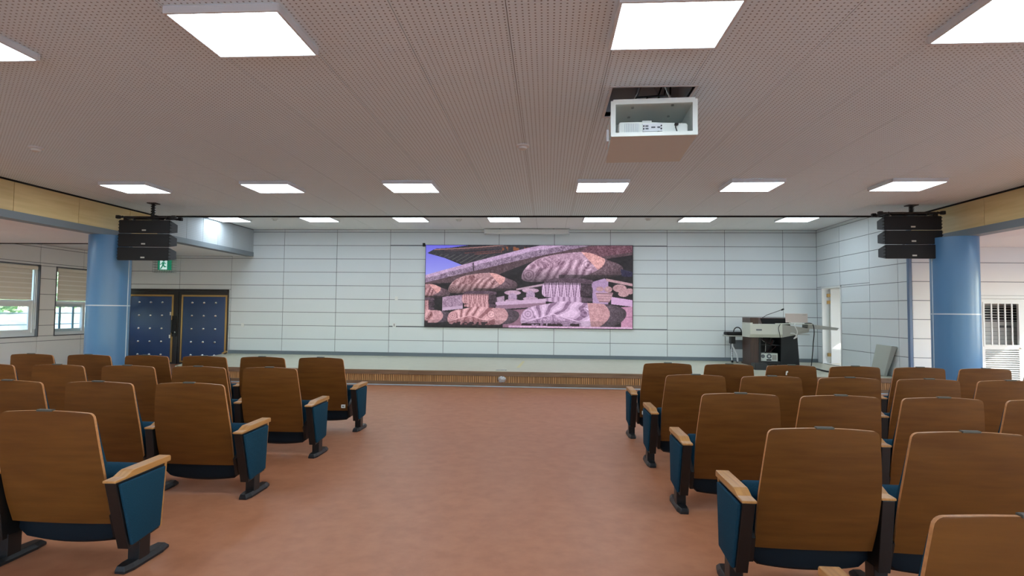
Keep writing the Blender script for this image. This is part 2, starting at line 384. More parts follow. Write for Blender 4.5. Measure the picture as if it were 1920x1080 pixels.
# side room behind the small doorway
sr = MB()
sr.box(XR + .14, 9.3, YB + .1, YB + .25, 0, 3.0); sr.box(XR + .14, 9.42, YR + .75, YR + .85, 0, 3.0)
for r in subtract((YR + .75, YB + .25, 0, 3.0), [(12.1, 13.75, .8, 2.3)]): sr.box(9.3, 9.42, r[0], r[1], r[2], r[3])
sr.box(XR + .14, 9.42, YR + .14, YB + .25, 3.0, 3.1); sr.box(9.42, 9.5, YR + .14, YR + .85, 0, 3.0); sr.box(XR + .14, XR + .2, YR + .14, YR + .75, 0, 3.0)
struct(sr.build('wall_side_room', 'white'))
struct(MB().box(XR + .02, 9.3, YR + .85, YB + .1, 0, SZ - .005).build('floor_side_room', 'stage_top'))

# ------------------------------------------------------------------ stage
st = thing('stage_platform', 'low stage with pale vinyl top and brown slatted wooden front', 'stage', (0, YS, 0))
def SY(y): return y - YS
b = MB(); b.prism([(-7.73, SY(YS + .03)), (XR - .005, SY(YS + .03)), (XR - .005, SY(YB - .02)), (-8.65, SY(YB - .02)), (-8.39, SY(13.2)), (-7.99, SY(12.0))], 2, 0.005, SZ - .02); b.build('carcass', 'slat_gap', st)
b = MB(); b.prism([(-7.74, SY(YS + .012)), (XR - .005, SY(YS + .012)), (XR - .005, SY(YB - .016)), (-8.67, SY(YB - .016)), (-8.40, SY(13.2)), (-8.0, SY(12.0))], 2, SZ - .02, SZ); b.build('vinyl_top', 'stage_top', st)
x = -7.69; k = 0
while x < XR - .02:
    x1_ = min(x + 2.45, XR - .005)
    MB().box(x + .002, x1_ - .002, SY(YS - .012), SY(YS + .03), .215, SZ - .004).build('nosing_board', 'stage_wood', st, bevel=.004)
    MB().box(x + .002, x1_ - .002, SY(YS), SY(YS + .03), .018, .082).build('kick_board', 'stage_wood', st)
    x = x1_
b = MB(); random.seed(3); x = -7.68
while x < XR - .05:
    wd = random.choice([.030, .034, .040, .046]); b.box(x, x + wd - .011, SY(YS + .008), SY(YS + .03), .082, .216); x += wd
o = b.build('slats', 'slat', st); o['kind'] = 'stuff'
MB().box(-7.69, XR - .005, SY(YS - .014), SY(YS + .01), .001, .017).build('floor_strip', 'seam', st)
v = thing('round_vent', 'round chrome vent set in the slatted stage front', 'vent', (-.896, YS, .150))
MB().lathe([(.082, .0), (.082, -.016), (.070, -.022)], (0, 0.004, 0), axis=1, n=28, sx=1.05, sy=.82).build('rim', 'steel', v, smooth=True)
b = MB()
for i in range(-4, 5): b.box(-.06, .06, -.026, -.02, i * .012 - .003, i * .012 + .003)
b.build('louvre', 'steel', v)
fb = MB().box(-.11, .11, -.05, .05, 0, .006).build('floor_outlet', 'steel', bevel=.002, loc=(-.93, 11.52, SZ)); tag(fb, 'flat metal outlet cover near the stage front edge', 'outlet')
tp = MB().hexa([(-.05, -.8, 0), (.02, -.8, 0), (.07, .8, 0), (0.01, .8, 0), (-.05, -.8, .002), (.02, -.8, .002), (.07, .8, .002), (.01, .8, .002)]).build('floor_tape', 'yellow', loc=(-.60, 12.9, SZ)); tag(tp, 'faint yellow tape mark running across the stage floor', 'tape')

# ------------------------------------------------------------------ columns
def column(X, Y, ang, lab):
    t = thing('round_column', lab, 'column', (X, Y, 0)); r = .335
    MB().lathe([(r, .0), (r, 1.535)], (0, 0, 0), n=64).build('lower_cladding', 'column', t, smooth=True)
    MB().lathe([(r, 1.555), (r, ZL - .012)], (0, 0, 0), n=64).build('upper_cladding', 'column', t, smooth=True)
    MB().lathe([(r + .004, 1.535), (r + .004, 1.555)], (0, 0, 0), n=64).build('joint_band', 'seam', t, smooth=True)
    cx, cy = math.cos(ang) * r, math.sin(ang) * r
    for za, zb in ((.02, 1.533), (1.557, ZL - .02)): MB().tube([(cx, cy, za), (cx, cy, zb)], .009, 8).build('seam_strip', 'seam', t, smooth=True)
column(-8.04, 9.8, math.radians(7), 'blue vinyl-clad round column on the window side of the hall')
column(6.80, 9.8, math.radians(-186), 'blue vinyl-clad round column next to the white grilled door')

# ------------------------------------------------------------------ ceiling lights
def clight(X, Y, Z, lab, grp):
    t = thing('ceiling_light', lab, 'light', (X, Y, Z), group=grp)
    if 'F' not in CACHE:
        W, L = .374, .311
        CACHE['F'] = MB().ring(2, -W, W, -L, L, -.052, -.001, .020).mesh('frame', 'frame', bevel=.004)
        CACHE['D'] = MB().box(-W + .019, W - .019, -L + .019, L - .019, -.049, -.006).mesh('diffuser', 'diff')
    link('frame', CACHE['F'], t); link('diffuser', CACHE['D'], t)
pos = ['leftmost', 'second from left', 'third from left', 'third from right', 'second from right', 'rightmost']
LX = [-6.40, -4.20, -2.05, .79, 2.94, 5.11]
for i, X in enumerate(LX):
    clight(X, 8.26, ZC, 'square LED panel, %s of the six in the ceiling row before the stage' % pos[i], 'hall ceiling lights')
near = {1: 'LED panel cut by the left edge of the photo above the seats', 2: 'large bright LED panel at the top left of the photo', 3: 'large bright LED panel just before the ceiling projector', 4: 'LED panel cut by the top right corner of the photo'}
for i, X in enumerate(LX):
    clight(X, 3.60, ZC, near.get(i, 'LED panel over the outer seats of the nearest light row, %s' % pos[i]), 'hall ceiling lights')
for i, X in enumerate(LX): clight(X, -1.15, ZC, 'LED panel behind the camera, %s in its row' % pos[i], 'hall ceiling lights')
for i, Y in enumerate((8.2, 5.2, 2.2, -.8)):  # unseen panels added to brighten the aisles and their low ceilings
    for X, sd_ in ((-10.9, 'window-side'), (-9.45, 'left'), (8.15, 'right'), (9.6, 'outer right')): clight(X, Y, ZL - .008, 'LED panel in the %s line of the low aisle ceiling, %s from the stage' % (sd_, ['first', 'second', 'third', 'fourth'][i]), 'aisle ceiling lights')
p7 = ['leftmost', 'second from left', 'third from left', 'middle', 'third from right', 'second from right', 'rightmost']
for i in range(7): clight(-7.565 + 2.187 * i, 12.82, ZS, 'small-looking LED panel above the stage, %s of seven' % p7[i], 'stage ceiling lights')
# detectors
def detector(X, Y, Z, lab):
    t = thing('smoke_detector', lab, 'detector', (X, Y, Z), group='ceiling detectors')
    MB().lathe([(.075, -.001), (.075, -.018), (.05, -.024)], (0, 0, 0), n=24).build('base', 'white', t, smooth=True)
    MB().lathe([(.05, -.024), (.045, -.045), (.025, -.055)], (0, 0, 0), n=24).build('sensor_head', 'white', t, smooth=True)
detector(-.29, 6.29, ZC, 'white detector on the ceiling left of the projector')
detector(-6.08, 6.21, ZC, 'white detector on the ceiling at the far left')
detector(-6.53, 12.95, ZS, 'small detector on the stage ceiling between the two leftmost panels')
detector(-2.1, 13.06, ZS, 'small detector on the stage ceiling left of the middle panel')
detector(2.3, 12.95, ZS, 'small detector on the stage ceiling right of the middle panel')

# ------------------------------------------------------------------ LED wall picture
def led_picture(W, H):
    """colours of the display's picture: carved stone balustrade under a palace roof"""
    rng = np.random.default_rng(5)
    X, Y = np.meshgrid(np.linspace(72, 1460, W), np.linspace(142, 706, H))
    def vnoise(sx, sy, seed):
        r = np.random.default_rng(seed); gx = X / sx; gy = Y / sy; T = r.random((260, 260))
        ix = gx.astype(int) % 259; iy = gy.astype(int) % 259; fx = gx - np.floor(gx); fy = gy - np.floor(gy)
        fx = fx * fx * (3 - 2 * fx); fy = fy * fy * (3 - 2 * fy)
        return (T[iy, ix] * (1 - fx) + T[iy, ix + 1] * fx) * (1 - fy) + (T[iy + 1, ix] * (1 - fx) + T[iy + 1, ix + 1] * fx) * fy
    fine = vnoise(5, 5, 1); mid = vnoise(16, 14, 2); big = vnoise(60, 50, 3)
    img = np.zeros((H, W, 3)); img[:] = (30, 24, 30); img += (mid[..., None] - .5) * 24
    def inside(P):
        m = np.zeros(X.shape, bool); n = len(P)
        for i in range(n):
            x0, y0 = P[i]; x1, y1 = P[(i + 1) % n]
            if y0 == y1: continue
            c = ((Y >= min(y0, y1)) & (Y < max(y0, y1))); xi = x0 + (Y - y0) * (x1 - x0) / (y1 - y0); m ^= c & (X < xi)
        return m
    def smooth(P, k=3):
        P = [np.array(p, float) for p in P]
        for _ in range(k):
            Q = []
            for i in range(len(P)):
                a, b_ = P[i], P[(i + 1) % len(P)]; Q += [a * .75 + b_ * .25, a * .25 + b_ * .75]
            P = Q
        return [tuple(p) for p in P]
    def put(m, c, sp=18, t=None):
        t = fine if t is None else t
        img[m] = np.array(c) + ((t[m] - .5) * 2 * sp)[:, None] + ((mid[m] - .5) * sp)[:, None]
    # sky and roof
    s_ = inside([(72, 142), (360, 142), (130, 175), (90, 200), (200, 230), (335, 285), (72, 358)]); f = ((Y - 142) / 215)[..., None]
    img[s_] = (np.array((112, 108, 228)) * (1 - f) + np.array((158, 160, 244)) * f)[s_]
    roof = inside([(84, 196), (118, 176), (140, 166), (340, 152), (420, 142), (900, 142), (700, 190), (560, 232), (335, 284), (300, 262), (200, 225), (110, 204)])
    put(roof, (50, 46, 54), 12)
    for off, c in ((0, (158, 116, 112)), (12, (98, 74, 74)), (34, (120, 70, 66)), (46, (138, 84, 76))):
        yl = 176 - (X - 120) * .062 + off - ((X - 330) / 330) ** 2 * 8
        img[roof & (np.abs(Y - yl) < 3.4) & ((off == 0) | ((X % 11) < 6)) & (X > 130 + off * 6) & (X < 640 - off)] = c
    img[roof & (Y > 205) & (((X * .8 + Y * 1.4) % 36) < 6)] = (96, 96, 92)
    img[roof & (X > 590) & ((X % 74) < 40) & (Y < 178) & (Y > 152) & (mid > .42)] = (140, 84, 56)
    # rail: lit facet, speckled face, dark underside
    put(inside([(72, 400), (400, 318), (770, 230), (1180, 142), (1460, 142), (1460, 205), (1270, 236), (1080, 190), (800, 250), (560, 345), (240, 402), (72, 412)]), (88, 66, 74), 20)
    put(inside([(1170, 150), (1250, 142), (1460, 142), (1460, 186), (1240, 220), (1110, 190)]), (112, 74, 88), 30)
    put(inside([(72, 356), (400, 262), (760, 166), (860, 142), (1180, 142), (770, 230), (400, 320), (72, 402)]), (146, 122, 148), 38)
    put(inside([(72, 350), (400, 256), (760, 160), (850, 142), (1010, 142), (770, 188), (400, 282), (72, 372)]), (196, 164, 200), 22)
    img[(np.abs(X - 398 - (Y - 290) * .06) < 4) & (Y > 262) & (Y < 322)] = (62, 46, 58)
    # far balustrade
    put(inside([(690, 440), (880, 402), (890, 414), (690, 452)]), (186, 156, 176), 10)
    for cx, cy in ((665, 468), (785, 452)):
        put(((X - cx) / 56) ** 2 + ((Y - cy) / 16) ** 2 < 1, (196, 160, 186), 22); put(((X - cx) / 30) ** 2 + ((Y - cy - 32) / 30) ** 2 < 1, (176, 146, 178), 26); put(((X - cx) / 50) ** 2 + ((Y - cy - 56) / 13) ** 2 < 1, (190, 156, 184), 20)
    put(inside([(560, 500), (610, 490), (610, 528), (560, 530)]), (180, 150, 176), 24)
    put(inside([(552, 545), (886, 508), (890, 560), (552, 584)]), (150, 116, 140), 8); put(inside([(552, 532), (886, 506), (886, 534), (552, 556)]), (206, 172, 204), 10)
    put(inside([(600, 590), (760, 578), (720, 706), (600, 706)]), (146, 106, 128), 12)
    put(inside([(190, 500), (330, 484), (330, 580), (190, 596)]), (164, 134, 160), 34); put(inside([(190, 574), (330, 560), (330, 580), (190, 596)]), (198, 168, 196), 8)
    put(inside([(1190, 392), (1275, 366), (1300, 380), (1300, 540), (1200, 545)]), (178, 146, 186), 14)
    put(inside([(1285, 366), (1460, 400), (1460, 418), (1290, 384)]), (190, 150, 160), 12)
    put(inside([(1320, 490), (1460, 512), (1460, 556), (1320, 540)]), (212, 170, 212), 8)
    for cx, cy, a, b_ in ((1245, 438, 26, 16), (1300, 440, 26, 20), (1375, 432, 45, 26), (1400, 470, 34, 20), (1440, 452, 30, 20)): put(((X - cx) / a) ** 2 + ((Y - cy) / b_) ** 2 < 1, (188, 146, 154), 22)
    put(inside([(1216, 462), (1332, 462), (1322, 500), (1306, 528), (1242, 528), (1226, 500)]), (196, 152, 166), 16)
    img[inside([(1216, 462), (1332, 462), (1306, 528), (1242, 528)]) & ((Y % 18) < 3)] = (112, 78, 92)
    put(inside([(1385, 560), (1460, 556), (1460, 706), (1385, 706)]), (196, 140, 172), 16); img[(X > 1400) & (np.abs(Y - 626) < 2)] = (110, 70, 90)
    wrp = vnoise(90, 70, 7) * 5 + vnoise(34, 30, 8) * 1.6
    def shade(m, f): img[m] = np.clip(img[m] * (f[m][:, None] if isinstance(f, np.ndarray) else f), 0, 255)
    def lines(m, ph, lo_, hi_, th=.55):
        w_ = np.sin(ph); d = np.where(w_ > th, hi_, np.where(w_ < -th, lo_, 0.0))
        img[m] = np.clip(img[m] + d[m][:, None], 0, 255)
    def baluster(ox, oy, s, tone, lo):
        T = lambda P: [(ox + (p[0] - 722) * s, oy + (p[1] - 187) * s) for p in P]
        U = (X - ox) / s; V = (Y - oy) / s; lo = np.array(lo, float); tone = np.array(tone, float)
        # upper scroll
        m = inside(smooth(T([(722, 350), (745, 300), (800, 250), (880, 215), (1080, 185), (1190, 190), (1280, 235), (1390, 272), (1402, 320), (1370, 352), (1200, 372), (1000, 384), (790, 396), (728, 385)]), 2))
        put(m, tone, 22)
        end = m & (U > 556 - (V - 60) ** 2 / 80); cap = m & ~end & (U > 400 + V * .9) & (V < 118)
        sp = np.hypot(U - 48, (V - 160) * 1.05)
        lines(m & (sp < 46), sp * .36 + wrp * 1.1, -30, 18)
        lines(m & ~end & ~cap & (sp >= 46) & (V > 88 - U * .10) & (U < 470), U * .105 + V * .055 + wrp, -40, 30)
        pl = inside(smooth(T([(800, 258), (850, 232), (915, 215), (970, 208), (990, 240), (985, 270), (935, 306), (900, 296), (880, 304), (845, 288), (815, 282)]), 1)); put(pl, tone - 12, 30)
        lines(pl, wrp * 2.2 + U * .09, -34, 16, .8)
        eye = np.hypot(U - 445, V - 88); lines(m & ~cap & ~end & (eye < 46), eye * .26 + wrp * 1.3, -30, 10)
        put(cap, (204, 150, 150), 24); put(end, (96, 74, 84), 26)
        shade(m, np.clip(1.12 - np.maximum(0, V - 95 - U * .02) / 190, .5, 1.1)); shade(end, np.clip(1.15 - (U - 540) / 420, .6, 1.1))
        shade(m & (V > 155) & (U > 250), .62)
        # neck: shadowed collar, lotus petals, beaded ring
        put(inside(smooth(T([(880, 366), (1195, 366), (1200, 412), (876, 412)]), 1)), (92, 70, 86), 26)
        nk = inside(smooth(T([(860, 404), (900, 396), (1180, 398), (1205, 450), (1180, 496), (884, 500), (858, 474)]), 1)); put(nk, lo - 4, 16)
        pet = ((U - 150) / 46) % 1.0 - .5; arch = np.abs(pet) * 2; pv = (V - 212) / 100
        img[nk & (np.abs(arch - (1 - pv * .55)) < .16) & (U < 400)] = lo + 28; img[nk & (np.abs(arch - (.72 - pv * .5)) < .12) & (U < 400)] = lo - 82
        put(nk & (U > 396), (66, 50, 62), 24); shade(nk & (pv < .12), .72)
        rg = inside(smooth(T([(884, 494), (1196, 492), (1198, 530), (884, 534)]), 1)); put(rg, lo, 12)
        lines(rg, U * .17, -46, 20, .7); put(rg & (U > 402), (86, 66, 82), 18)
        # lower scroll
        m = inside(smooth(T([(718, 640), (735, 590), (790, 560), (890, 545), (1000, 518), (1120, 532), (1260, 536), (1400, 560), (1428, 610), (1385, 668), (1310, 700), (760, 708), (722, 680)]), 2))
        put(m, np.minimum(lo + 8, 235), 16); e2 = m & (U > 590 - (V - 420) ** 2 / 110); cp = m & ~e2 & (U > 450 + (V - 400) * .15)
        sp = np.hypot(U - 46, V - 425); lines(m & (sp < 44), sp * .34 + wrp * 1.1, -34, 14)
        fan = m & ~e2 & ~cp & (sp >= 44) & (V < 432 + U * .20)
        lines(fan, np.arctan2(V - 560, U - 120) * 17 + wrp * .9 + np.hypot(U - 120, V - 560) * .012, -58, 26)
        pb = m & ~e2 & ~cp & (V > 424 + np.abs(U - 215) * .30) & (U < 400); put(pb, lo - 20, 34); lines(pb, wrp * 2.4 + U * .08, -38, 14, .8)
        img[m & (np.abs(V - 424 - np.abs(U - 215) * .30) < 3) & (U < 400)] = np.minimum(lo + 36, 245)
        ey = np.hypot(U - 425, V - 410); lines(m & ~e2 & (ey < 42), ey * .28 + wrp * 1.3, -34, 8)
        put(cp, (200, 150, 158), 22); put(e2, (78, 64, 76), 20); shade(e2, np.clip(1.2 - (U - 580) / 360, .6, 1.15)); shade(m & (V > 470), .86)
        img[m & (V > 488) & (U < 390) & (mid > .42)] = (46, 30, 38)
    baluster(-110, 412, .52, (160, 116, 122), (190, 140, 146))
    baluster(228, 332, .70 * .99, (166, 126, 132), (202, 150, 158))
    baluster(722, 187, 1.0, (172, 138, 160), (198, 164, 198))
    put((Y > 692 + (X - 640) * .004) & (X > 640), (214, 172, 206), 20)
    put(inside([(1380, 300), (1460, 322), (1460, 352), (1390, 352)]), (40, 34, 66), 20)
    return np.clip(img, 0, 255) / 255
PW, PH = 640, 262
pic = led_picture(PW, PH)
lw = thing('led_wall', 'large LED video wall showing carved stone balustrade of a palace', 'screen', (-.512, YB, 1.10))
SX0, SX1, SZ0, SZ1 = -2.715, 2.715, 0.0, 2.158
MB().box(SX0 - .012, SX1 + .012, -.05, .01, SZ0 - .012, SZ1 + .012).build('housing', 'black', lw)
gx, gz = np.meshgrid(np.linspace(SX0, SX1, PW), np.linspace(SZ1, SZ0, PH))
vv = np.stack([gx.ravel(), np.full(gx.size, -.053), gz.ravel()], 1)
idx = np.arange(PW * PH).reshape(PH, PW)
ff = np.stack([idx[:-1, :-1], idx[1:, :-1], idx[1:, 1:], idx[:-1, 1:]], -1).reshape(-1, 4)
me = bpy.data.meshes.new('picture'); me.vertices.add(len(vv)); me.vertices.foreach_set('co', vv.ravel())
me.loops.add(ff.size); me.loops.foreach_set('vertex_index', ff.ravel()); me.polygons.add(len(ff)); me.polygons.foreach_set('loop_start', np.arange(0, ff.size, 4)); me.update(calc_edges=True)
ca = me.color_attributes.new('picture', 'FLOAT_COLOR', 'POINT'); pl = np.where(pic <= .04045, pic / 12.92, ((pic + .055) / 1.055) ** 2.4)
ca.data.foreach_set('color', np.concatenate([pl.reshape(-1, 3), np.ones((PW * PH, 1))], 1).ravel().astype(np.float32))
m = bpy.data.materials.new('led_picture'); m.use_nodes = True; bs = m.node_tree.nodes['Principled BSDF']
at = m.node_tree.nodes.new('ShaderNodeVertexColor'); at.layer_name = 'picture'
bs.inputs['Base Color'].default_value = (.01, .01, .01, 1); bs.inputs['Roughness'].default_value = .6
m.node_tree.links.new(at.outputs[0], bs.inputs['Emission Color']); bs.inputs['Emission Strength'].default_value = .95
me.materials.append(m); part(link('display', me, lw), 'glowing picture of pink-lit stone balusters')
ir = MB().box(-.03, .03, -.05, 0, -.045, .045).build('wall_sensor', 'black', bevel=.006, loc=(-3.29, YB, 3.27)); tag(ir, 'tiny black sensor at the upper left corner of the video wall', 'sensor')
# roll-up projection screen case, wall plates
t = thing('projection_screen_case', 'long white roll-up screen case under the stage ceiling', 'screen case', (-.55, 14.5, 3.54))
MB().box(-1.09, 1.09, -.06, .06, 0, .12).build('case', 'white', t, bevel=.015)
for s in (-1, 1): MB().box(s * 1.09 - .015, s * 1.09 + .015, -.065, .065, -.004, .125).build('end_cap', 'frame', t)
for s in (-.7, .7): MB().box(s - .02, s + .02, -.01, .01, .12, .139).build('bracket', 'steel', t)
MB().box(-1.0, 1.0, -.05, -.03, -.008, .004).build('bottom_bar', 'frame', t)
def plate(X, Z, lab, sock):
    t = thing('wall_plate', lab, 'socket' if sock else 'switch', (X, YB, Z))
    MB().box(-.042, .042, -.012, 0, -.052, .052).build('cover', 'white', t, bevel=.004)
    if sock:
        for s in (-.02, .02): MB().lathe([(.016, -.0125), (.016, -.0145)], (0, 0, s), axis=1, n=12).build('socket_hole', 'joint', t)
    else: MB().box(-.025, .025, -.018, -.012, -.03, .03).build('rocker', 'white', t)
plate(-8.22, 1.077, 'white switch plate on the panel wall right of the navy doors', False)
plate(-4.01, 1.836, 'white plate high on the panel wall left of the video wall', False)
plate(-4.055, 1.126, 'white double socket low on the panel wall left of the video wall', True)

# ------------------------------------------------------------------ navy padded double door
d1 = struct(MB().ring(1, DOOR1[0], DOOR1[1], -.06, DOOR1[3], YB - .03, YB + .05, .05).build('door_1', 'doordark'), 'dark double door with navy padded leaves and chrome studs')
def leaf(xa, xb, handle):
    l = MB().box(xa, xb, YB - .02, YB + .03, .005, 1.98).build('door_leaf', 'doordark', d1)
    pa, pb = xa + .13, xb - .13
    if handle: pa, pb = xa + .09, xb - .185
    else: pa, pb = xa + .13, xb - .035
    MB().box(pa, pb, YB - .042, YB - .018, .10, 1.83).build('padded_panel', 'navy', l, smooth=True, bevel=.012, seg=3)
    g_ = MB().ring(1, pa - .05, pb + .05, .05, 1.88, YB - .034, YB - .019, .022).ring(1, pa - .024, pb + .024, .076, 1.854, YB - .038, YB - .019, .018)
    g_.build('gold_moulding', 'gold', l)
    for i in range(3):
        for j in range(5):
            px = pa + (pb - pa) * (.22 + .28 * i); pz = .25 + .355 * j
            if 'stud' not in CACHE: CACHE['stud'] = MB().lathe([(.034, 0), (.030, -.012), (.016, -.022), (.004, -.026)], (0, 0, 0), axis=1, n=16).mesh('stud', 'chrome', smooth=True)
            link('stud', CACHE['stud'], l, (px, YB - .042, pz))
    return l
l1 = leaf(DOOR1[0] + .05, -10.035, True); l2 = leaf(-10.02, DOOR1[1] - .05, False)
MB().box(-10.215, -10.07, YB - .035, YB - .019, .74, 1.31).build('handle_plate', 'black', l1)
MB().tube([(-10.16, YB - .035, .84), (-10.16, YB - .10, .86), (-10.16, YB - .10, 1.18), (-10.16, YB - .035, 1.20)], .018, 8).build('pull_handle', 'iron', l1, smooth=True)
MB().lathe([(.022, -.036), (.022, -.05)], (-10.10, YB, .86), axis=1, n=14).build('lock_cylinder', 'steel', l1)
for z_ in (.70, 1.32): MB().box(-10.255, -10.222, YB - .05, YB - .019, z_, z_ + .09).build('edge_guard', 'tag', l1)
struct(MB().box(-8.622, -8.60, YB - .02, YB, 0, 2.06).build('trim_10', 'steel'))
# gold ornament at the stage corner
gd = thing('gold_ornament', 'small gold bird-shaped ornament standing at the left rear corner of the stage', 'ornament', (-8.52, 14.40, SZ))
MB().prism([(-.09, .02), (-.02, .01), (.03, .05), (.06, .045), (.085, .06), (.05, .085), (.02, .09), (-.03, .06)], 1, -.02, .02).build('body', 'gold', gd, bevel=.006)
MB().box(-.02, .03, -.02, .02, 0, .02).build('base', 'black', gd)
# exit sign in a wire cage
ex = thing('exit_sign', 'green lit emergency exit sign with a running figure in a wire cage', 'sign', (-10.443, 14.6, 2.553))
MB().box(-.16, .16, -.005, .09, 0, .30).build('box', 'green', ex)
MB().box(-.105, .105, -.0075, -.005, .012, .285).build('white_field', 'exitw', ex)
fg = MB(); Yf = -.0095
def limb(a, b_, wd):
    d = Vector((b_[0] - a[0], b_[1] - a[1])).normalized(); n_ = Vector((-d.y, d.x)) * wd / 2
    fg.prism([(a[0] + n_.x, a[1] + n_.y), (a[0] - n_.x, a[1] - n_.y), (b_[0] - n_.x, b_[1] - n_.y), (b_[0] + n_.x, b_[1] + n_.y)], 1, Yf, -.0074)
fg.lathe([(.026, Yf), (.026, -.0074)], (.005, 0, .245), axis=1, n=14)
limb((-.002, .215), (-.012, .12), .055); limb((-.015, .13), (-.04, .085), .034); limb((-.04, .09), (-.085, .02), .03); limb((.0, .13), (.03, .085), .034); limb((.03, .085), (.085, .085), .03)
limb((-.01, .20), (-.06, .175), .024); limb((-.06, .175), (-.085, .14), .022); limb((.01, .205), (.05, .17), .024); limb((.05, .17), (.08, .18), .022)
part(fg.build('running_figure', 'green', ex), 'green running figure')
wc = MB(); cx0, cx1, cz0, cz1, cyf, cyb = -.245, .30, -.07, .34, -.09, .10
for i in range(9): xx = cx0 + (cx1 - cx0) * i / 8; wc.tube([(xx, cyb, cz0), (xx, cyf, cz0), (xx, cyf, cz1), (xx, cyb, cz1)], .003, 5)
for i in range(7): z_ = cz0 + (cz1 - cz0) * i / 6; wc.tube([(cx0, cyb, z_), (cx0, cyf, z_), (cx1, cyf, z_), (cx1, cyb, z_)], .003, 5)
part(wc.build('wire_cage', 'wire', ex), 'grey wire cage')

# ------------------------------------------------------------------ doorway to the side room, grilled white door
d2 = MB()
y0, y1, z0, z1 = DOOR2
d2.box(XR - .01, XR + .16, y0 - .0, y0 + .03, z0, z1); d2.box(XR - .01, XR + .16, y1 - .03, y1, z0, z1); d2.box(XR - .01, XR + .16, y0, y1, z1 - .04, z1)
d2 = struct(d2.build('door_2', 'white'), 'open narrow doorway to a daylit side room by the stage')
dl = MB().box(XR + .17, XR + 1.05, y1 - .085, y1 - .045, z0 + .012, z1 - .05).build('door_leaf', 'white', d2)
for z_ in (2.0, 1.83, .53): MB().box(XR + .10, XR + .18, y1 - .075, y1 - .028, z_ - .04, z_ + .04).build('hinge', 'gold', d2)
MB().box(XR + .0, XR + .14, y0, y1, z0, z0 + .015).build('threshold', 'white', d2)
x0, x1, z0, z1 = DOOR3
d3 = struct(MB().ring(1, x0, x1, -.05, z1, YR - .02, YR + .06, .055).build('door_3', 'white'), 'white metal door with barred window and louvred lower half')
dl = MB(); ly0, ly1 = YR + .0, YR + .04; wx0, wx1, wz0, wz1 = 8.195, 8.80, .985, 1.755; vz0, vz1 = .22, .895
for r in subtract((x0 + .06, x1 - .06, .01, z1 - .06), [(wx0, wx1, wz0, wz1), (wx0, wx1, vz0, vz1)]): dl.box(r[0], r[1], ly0, ly1, r[2], r[3])
dl = dl.build('door_leaf', 'white', d3)
for i in range(1, 5):
    xx = wx0 + (wx1 - wx0) * i / 5; MB().box(xx - .012, xx + .012, ly0 - .012, ly0 + .004, wz0 - .01, wz1 + .01).build('window_bar', 'white', dl)
MB().ring(1, wx0 - .03, wx1 + .03, wz0 - .03, wz1 + .03, ly0 - .008, ly0, .03).build('window_frame', 'white', dl)
for i in range(17): 
    z_ = vz0 + (vz1 - vz0) * (i + .5) / 17
    MB().hexa([(wx0, ly0 - .004, z_ - .016), (wx1, ly0 - .004, z_ - .016), (wx1, ly1, z_ + .004), (wx0, ly1, z_ + .004), (wx0, ly0 - .004, z_ - .009), (wx1, ly0 - .004, z_ - .009), (wx1, ly1, z_ + .011), (wx0, ly1, z_ + .011)]).build('louvre_slat', 'white', dl)
MB().tube([(8.84, ly0, .94), (8.84, ly0 - .05, .94), (8.70, ly0 - .05, .955)], .011, 8).build('lever_handle', 'steel', dl, smooth=True)
MB().lathe([(.028, -.001), (.028, -.014)], (8.84, ly0, .94), axis=1, n=16).build('handle_rose', 'steel', dl)
for z_ in (1.66, 1.48): MB().tube([(x0 + .058, YR - .02, z_ - .04), (x0 + .058, YR - .02, z_ + .04)], .01, 8).build('hinge', 'steel', d3)
ac = thing('wall_cabinet', 'white slatted appliance seen through the barred door window', 'appliance', (8.70, YR + .32, 0))
MB().box(-.5, .5, 0, .25, .0, 1.85).build('casing', 'plaster', ac)
MB().box(-.36, .36, -.012, .0, 1.42, 1.72).build('dark_grille', 'black', ac)
for i in range(6): MB().box(-.38, .38, -.03, -.01, 1.44 + i * .05, 1.452 + i * .05).build('slat', 'white', ac)
for i in range(5): MB().box(-.38, .38, -.008, .0, 1.00 + i * .075, 1.005 + i * .075).build('groove', 'joint', ac)
MB().box(.0, .25, -.01, 0, 1.30, 1.345).build('control_panel', 'joint', ac)
struct(MB().box(XR + .14, XRO, YR + .58, YR + .6, 0, 3).build('wall_closet', 'plaster')) if False else None

